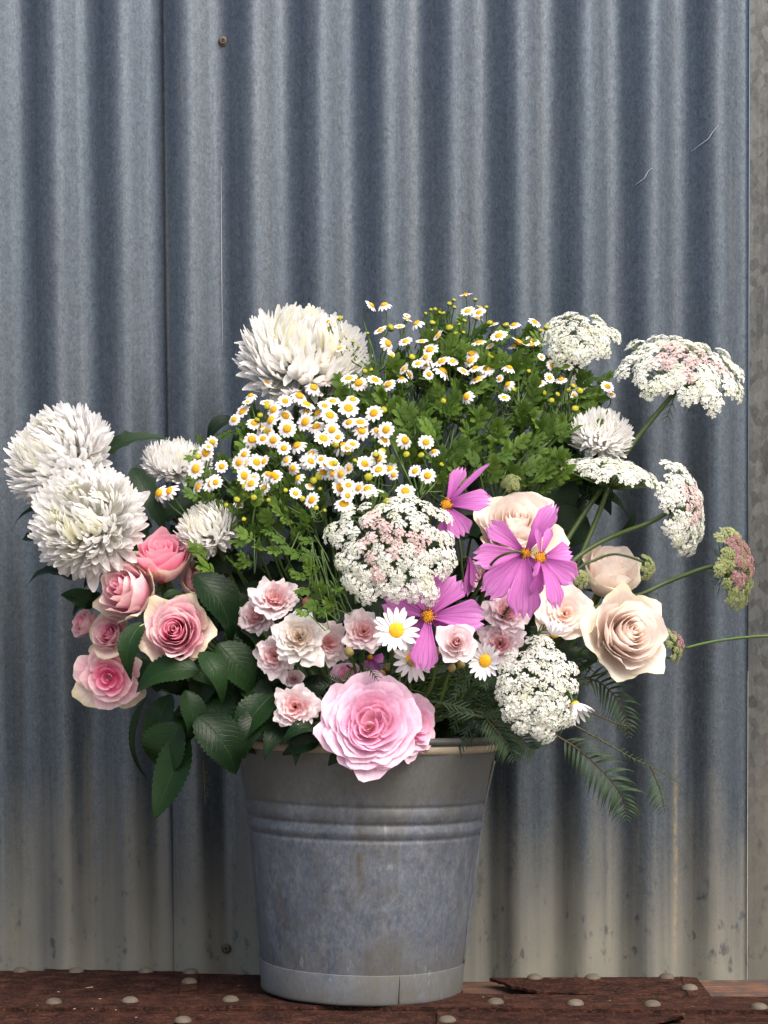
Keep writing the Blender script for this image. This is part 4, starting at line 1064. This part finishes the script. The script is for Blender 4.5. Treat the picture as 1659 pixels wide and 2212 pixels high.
# narrow daisy foliage spilling over the rim
def arg_leaf(root, b0, d, nrm, L, r):
    b = B(); base = V((0, 0, 0)); d = V(d).normalized(); s = d.cross(V(nrm)).normalized(); n = s.cross(d)
    blade(b, base, d*L, L*.06, n, lambda v, u: 1-v*.6, 2, 6, .10, .1)
    for t in (.3, .42, .55, .68, .8):
        for sg in (-1, 1):
            p = d*(L*t)+n*(.10*L*4*t*(1-t)*.98); q = p+(d*.75+s*sg*.6).normalized()*L*r.uniform(.2, .36)*(1.15-t*.5)
            blade(b, p, q, L*.05, n, lambda v, u: 1-v*.7, 2, 4, .05)
    part('leaf', b.mesh('leaf', ['lf_arg']), root, Matrix.Translation(V(b0)-root.location))
def arg_branch(label, x0, x1, y0, y1, ya, yb, N, seed, Lr=(60, 110)):
    r = random.Random(seed); root = thing('daisy_foliage', label, 'leafy stalk', P((x0+x1)/2, (y0+y1)/2, (ya+yb)/2), 'narrow leaved daisy foliage')
    pb = B()
    for i in range(N):
        px, py, y = r.uniform(x0, x1), r.uniform(y0, y1), r.uniform(ya, yb)
        a = r.uniform(-.6, 1.1) if r.random() < .6 else r.uniform(1.8, 3.6); p = P(px, py, y); L = r.uniform(*Lr)*PX(y)
        arg_leaf(root, p, (cos(a), r.uniform(-.6, .1), -sin(a)*.75+.15), (r.uniform(-.3, .3), -1, r.uniform(0, .8)), L, r)
    for k in range(5):
        p = P(r.uniform(x0, x1), r.uniform(y0, y1), (ya+yb)/2)-root.location
        pb.tube([p, p*.4+(P(800, 1580, 0)-root.location)*.6+V((0, 0, .02)), P(795, 1760, 0)-root.location], .0011, 5, 5)
    part('stem', pb.mesh('stem', ['stem']), root)
arg_branch('narrow cut green daisy foliage spilling over the rim right of the garden roses', 930, 1080, 1440, 1560, -.14, -.07, 42, 301)
arg_branch('narrow cut daisy foliage around the drooping daisy and white lace flower', 1090, 1260, 1380, 1570, -.11, -.04, 26, 302, (45, 85))
arg_branch('narrow cut daisy leaf tuft above the big garden rose', 745, 880, 1415, 1480, -.16, -.09, 12, 303, (40, 75))
# ------------------------------------------------------------------ ferns
def fern(label, pts, Lmax, seed, npin=26, sag=.35, start=.12, nrm=(0, -1, .3), side=(1, 1), curl=.1, name='fern_frond', wd=.10, tail=True):
    r = random.Random(seed); q = spline([P(*p) for p in pts], 14); root = thing(name, label, 'fern', q[0], 'fern fronds at the bucket rim')
    l = root.location; b = B(); b.tube([p-l for p in q], (.0011, .0004), 5, 1); part('stalk', b.mesh('stalk', ['stem_b']), root)
    if tail:
        tb = B(); tb.tube([V((0, 0, 0)), (P(820, 1570, 0)-l)*.6+V((0, 0, .015)), P(800, 1750, 0)-l], .0011, 5, 5); part('stem', tb.mesh('stem', ['stem_b']), root)
    for i in range(npin):
        t = start+(1-start)*i/(npin-1); f = t*(len(q)-1); k = min(len(q)-2, int(f)); p = q[k].lerp(q[k+1], f-k)
        d = (q[k+1]-q[k]).normalized(); s = d.cross(V(nrm)).normalized()
        L = Lmax*PX(p.y)*(sin(pi*(.14+.80*t))**.75)*r.uniform(.85, 1.1)
        for sg, on in ((-1, side[0]), (1, side[1])):
            if not on or r.random() < .05: continue
            e = (s*sg*.86+d*.42+V((0, r.uniform(-.3, .12), -sag*r.uniform(.5, 1.2)))).normalized()
            pb = B(); blade(pb, V((0, 0, 0)), e*L*on, L*wd, V(nrm)+V((0, 0, .4)), lambda v, u: (.35+.65*sin(pi*min(1, v+.12)))*(1-.75*max(0, v-.55)/.45), 2, 7, .14, .2, .5*sg, curl=curl)
            part('pinna', pb.mesh('pinna', ['lf_fern']), root, Matrix.Translation(p-l))
fern('arching fern frond hanging right of the bucket, largest of the fronds', [(1195, 1585, -.10), (1250, 1620, -.10), (1310, 1675, -.095), (1345, 1725, -.09), (1352, 1768, -.09)], 70, 401, 21, .45)
fern('long thin fern frond reaching furthest right, seen edge on', [(1228, 1560, -.09), (1300, 1600, -.085), (1370, 1640, -.08), (1430, 1668, -.075), (1478, 1700, -.075)], 32, 402, 24, .1, nrm=(.2, -.35, 1), curl=.0)
fern('short fern frond dropping from the long thin one', [(1405, 1655, -.08), (1420, 1690, -.08), (1430, 1720, -.08), (1436, 1755, -.08)], 42, 403, 13, .2, side=(.25, 1), tail=False)
fern('curved fern frond below the large pale peach rose', [(1215, 1470, -.08), (1280, 1468, -.075), (1325, 1500, -.07), (1350, 1545, -.07), (1358, 1590, -.07)], 54, 404, 18, .4)
fern('thin browned fern frond behind the drooping daisy', [(1245, 1520, -.09), (1290, 1545, -.08), (1340, 1565, -.075), (1372, 1570, -.075)], 16, 405, 18, .2)
fern('fern frond draped across the rim at the right', [(1040, 1540, -.13), (1070, 1575, -.145), (1095, 1605, -.15), (1110, 1640, -.15)], 55, 406, 18, .5)
fern('fern frond fanning from the rim below the white lace flower', [(1080, 1560, -.11), (1120, 1590, -.12), (1140, 1610, -.12), (1155, 1620, -.12)], 48, 408, 14, .4)
fern('tiny fern tip dangling below the left leaf cascade', [(440, 1640, -.08), (441, 1670, -.08), (442, 1705, -.08), (443, 1738, -.08)], 19, 407, 15, -.2, start=.05, tail=False)
# ------------------------------------------------------------------ feverfew sprays
def yfev(px, py):
    t = (py-640)/440
    return .045-.165*t+.04*((px-800)/350)**2
H = []   # (px, py, r, kind)
Z2 = '''1055 195 48,1143 190 50,1118 365 50,345 723 50,605 523 50,723 572 60,550 537 30,745 705 55,570 805 60,617 865 68,667 748 58,905 690 60,970 718 62,1080 700 58,1170 730 55,395 900 58,187 912 62,475 940 60,377 970 65,487 1027 66,693 923 58,775 937 66,795 843 52,900 890 74,1073 922 64,610 983 66,685 1012 62,790 1035 55,905 985 50,980 985 60,990 1040 60,730 1095 70,865 1145 70,1155 1035 58,1283 1105 60,1425 1120 55,1477 1180 40,250 1098 60,323 1097 50,393 1103 55,555 1140 62,650 1195 50,623 1253 62,1100 1225 60,1010 1265 58,750 1270 50,790 1265 55,905 1295 40,525 1295 48,197 1203 50,160 1258 50,280 1255 60,330 1250 50,195 1345 60,45 1283 48,245 1398 58,395 1340 55,330 1430 60,543 1465 45,730 1320 50,850 1335 55,1105 1305 60,1180 1300 60,1205 1340 40,1350 1315 50,1435 1345 58,1393 1210 -28,1530 1270 -20,840 1425 62,900 1410 50,970 1430 50,1030 1435 60,895 1480 45,870 1535 68,655 1510 58,1285 1450 68,160 1540 38,5 1390 48,205 1475 -24,75 1545 -20,195 1640 -20,475 1445 -20,640 1415 35,465 1160 50,480 1240 45,265 990 55,130 965 45,220 850 38,350 855 50,305 940 -25,285 970 -25,830 1085 45,930 830 50,740 875 50,355 1035 50,770 355 -22,845 283 -24,765 305 35,930 440 -15,970 475 -13,845 488 42,1030 385 -14,1010 640 -22,1055 630 -16,710 1435 -16,740 1580 -16,320 1510 -24,360 1510 -18,685 1565 -22,945 1245 -20'''
Z3 = '''655 125 45,670 235 50,755 210 34,745 245 50,730 280 50,325 315 50,575 160 -16,430 315 -25,430 380 40,470 400 45,155 535 42,250 440 50,360 440 45,415 495 60,500 637 70,495 575 60,567 573 45,690 570 58,740 695 62,795 640 55,695 520 50,748 447 55,880 402 62,840 325 40,1013 443 60,1108 432 55,950 615 48,1240 600 45,1340 605 45,1220 685 40,1300 695 45,1612 745 48,1640 795 30,1643 915 35,1425 775 -30,1385 800 30,1350 770 -20,1160 365 -18,1590 975 -20,1273 797 -22,980 765 -20,945 762 -18,1235 840 -25,335 590 45,240 625 45,210 340 40,258 265 25,590 385 -20,645 300 -18,610 325 -14,420 225 -16,450 222 -16,480 245 -16,385 250 -14,720 158 -18,795 208 -16,545 185 -20,580 208 -16,505 250 -18,130 450 55,1165 545 30,1080 640 -18,820 470 35,640 380 -16,1045 520 -18,885 690 30'''
Z1 = '''955 745 55,1015 733 55,1190 710 50,1273 687 65,1235 505 52,1175 602 60,1275 440 40,1250 470 30,1190 530 -25'''
for s, ox, oy, f in ((Z2, 700, 900, 1659/800), (Z3, 1200, 900, 1659/800), (Z1, 0, 1200, 1659/900)):
    for q in s.split(','):
        a, b_, c = map(float, q.split())
        H.append(((ox+a/f)/1.507, (oy+b_/f)/1.507, abs(c)/f/1.507, c < 0))
re = random.Random(77)
for _ in range(20): H.append((re.uniform(500, 900), re.uniform(860, 1090), re.uniform(8, 12), True))
for _ in range(16): H.append((re.uniform(840, 1280), re.uniform(690, 900), re.uniform(7, 11), True))
for _ in range(22): H.append((re.uniform(520, 830), re.uniform(850, 1060), re.uniform(13, 18), False))
for _ in range(20): H.append((re.uniform(850, 1240), re.uniform(690, 860), re.uniform(12, 17), False))
NODES = [(415, 1120, 'feverfew spray of small daisies reaching left before the middle white chrysanthemum'),
         (545, 1100, 'feverfew spray of small daisies at the left of the dense daisy patch'),
         (600, 1010, 'feverfew spray of small daisies packed in the upper left of the dense patch'),
         (675, 1120, 'feverfew spray of small daisies just left above the broad front lace flower'),
         (735, 1030, 'feverfew spray of small daisies in the middle of the dense patch'),
         (800, 1120, 'feverfew spray of small daisies overhanging the top of the broad front lace flower'),
         (905, 1080, 'feverfew spray with a few scattered small daisies left above the narrow petalled cosmos'),
         (700, 900, 'feverfew spray of small daisies and buds in front of the largest white chrysanthemum'),
         (815, 810, 'feverfew spray with a pair of small daisies rising highest left of centre'),
         (900, 830, 'feverfew spray of buds and small daisies at the top centre'),
         (1010, 760, 'topmost feverfew spray of tiny buds and small daisies against the wall'),
         (1010, 900, 'feverfew spray of large open small daisies amid leaves at the upper middle'),
         (1120, 880, 'feverfew spray of small daisies left of the upper lace flower'),
         (1225, 930, 'feverfew spray of small daisies and buds at the right beside the lace flower stalk')]
spr = [[] for _ in NODES]
for h in H:
    best = min(range(len(NODES)), key=lambda k: (h[0]-NODES[k][0])**2 + (h[1]-(NODES[k][1]-70))**2*(.7) + (4e4 if h[1] > NODES[k][1]+5 else 0))
    spr[best].append(h)
r = random.Random(5)
LREG = [(830, 1290, 745, 1060, 235, 'b'), (530, 740, 1060, 1260, 54, 'f'), (440, 740, 1060, 1320, 40, 'd'), (880, 1060, 725, 800, 22, 'b'), (1000, 1120, 760, 830, 12, 'b'), (640, 900, 800, 900, 24, 'b'), (420, 560, 960, 1110, 14, 'f'), (880, 960, 1040, 1110, 8, 'f'),
        (520, 900, 880, 1060, 60, 'd'), (860, 1265, 790, 1060, 95, 'd'), (660, 760, 1220, 1330, 12, 'f')]
LV = []
for (x0, x1, y0, y1, n_, kd) in LREG:
    for _ in range(n_):
        x, y = r.uniform(x0, x1), r.uniform(y0, y1)
        if kd == 'b' and x0 == 830 and (x > 1210 and y < 830 or x < 900 and y < 800): continue
        if ((x-850)/165)**2+((y-1170)/150)**2 < 1 or ((x-645)/150)**2+((y-770)/105)**2 < 1 or y > 1225 and 520 < x < 660: continue
        LV.append((x, y, kd))
lsp = [[] for _ in NODES]
for l_ in LV:
    best = min(range(len(NODES)), key=lambda k: (l_[0]-NODES[k][0])**2 + (l_[1]-NODES[k][1])**2)
    lsp[best].append(l_)
for k, (nx, ny, lab) in enumerate(NODES):
    nd = P(nx, ny, yfev(nx, ny)+.03)
    root = thing('feverfew_spray', lab, 'flower spray', nd, 'feverfew sprays')
    l = root.location; sb = B()
    m = stem_pts(nd, (nd-P(790, 1400, 0)).normalized(), .01, r)
    mid = nd + (P(nx*.75+800*.25, ny+140, .0)-nd)*.8
    sb.tube([p-l for p in [nd, mid]+m[4:]], (.0011, .0022), 6, 6)
    for (px, py, rp, isbud) in spr[k]:
        y = yfev(px, py)-.008+r.uniform(-.020, .010)
        c = P(px, py, y); R = rp*PX(y)*1.02
        up = max(0, min(1, (1000-py)/360))
        n = V((r.uniform(-.6, .6)+(px-850)*.0006, -.80+.35*up+r.uniform(-.2, .3), .34+.42*up+r.uniform(-.35, .4))).normalized()
        m4 = Matrix.Translation(c-l) @ rot_to(n, spin=r.uniform(0, 6.28)).to_4x4() @ Matrix.Scale(R, 4)
        if isbud: part('flower_bud', FEV['b'], root, m4); q = c-n*R*.7
        else:
            kk = r.randrange(4) if r.random() < .82 else 4
            o = part('flower_head', FEV['d', kk], root, m4)
            part('petals', FEV['p', kk], o); part('calyx', FEV['c'], o); q = c-n*R*.3
        q2 = q-n*.010+V((0, .002, -.006)); d = nd-q2
        br = nd + V((0, 0, .0)) if d.length < .03 else nd.lerp(q2, .25*r.random())
        sb.tube([q-l, q2-l, q2.lerp(br, .55)-l+V((r.uniform(-.004, .004), .003, r.uniform(-.004, .002))), br-l], (.0006, .0011), 5, 4, cap=False)
        if not isbud and r.random() < .3:
            d = V((r.uniform(-1, 1), r.uniform(-1, 0), r.uniform(-.2, .6)))
            place_leaf(root, FLEAF[r.randrange(6)], q2.lerp(br, .4), d, (r.uniform(-.3, .3), -.8, .6), PX(y)*r.uniform(18, 34))
    for (x, yy, kd) in lsp[k]:
        dep = yfev(x, yy) + {'b': r.uniform(.004, .07), 'f': r.uniform(-.01, .05), 'd': r.uniform(.025, .06)}[kd]
        p = P(x, yy, dep); out = V((p.x-.0, -.06, p.z-.40)).normalized()
        d = out*.8+V((r.uniform(-1, 1), r.uniform(-.7, .2), r.uniform(-.8, .7)))
        nrm = V((r.uniform(-.5, .5), -1+r.uniform(0, .5), r.uniform(.1, 1.0)))
        L = PX(dep)*(r.uniform(36, 62) if kd == 'f' else r.uniform(44, 80))
        place_leaf(root, FLEAF[r.randrange(6)], p, d, nrm, L, r.uniform(.85, 1.1))
        if r.random() < .6: sb.tube([p-l, p-l-d*.012+V((0, .004, -.008)), (p-l)*.45+V((0, .004, 0))], (.0006, .0008), 4, 3, cap=False)
    for _ in range(4):          # extra upright stalks inside the spray
        x, yy = nx+r.uniform(-60, 60), ny+r.uniform(-90, 10); p = P(x, yy, yfev(x, yy)+.03)
        q = P(x*.7+820*.3+r.uniform(-20, 20), yy+200, -.01)
        sb.tube([p-l, p.lerp(q, .5)-l+V((r.uniform(-.006, .006), 0, 0)), q-l], (.0009, .0014), 5, 4, cap=False)
    part('stem', sb.mesh('stem', ['stem']), root)
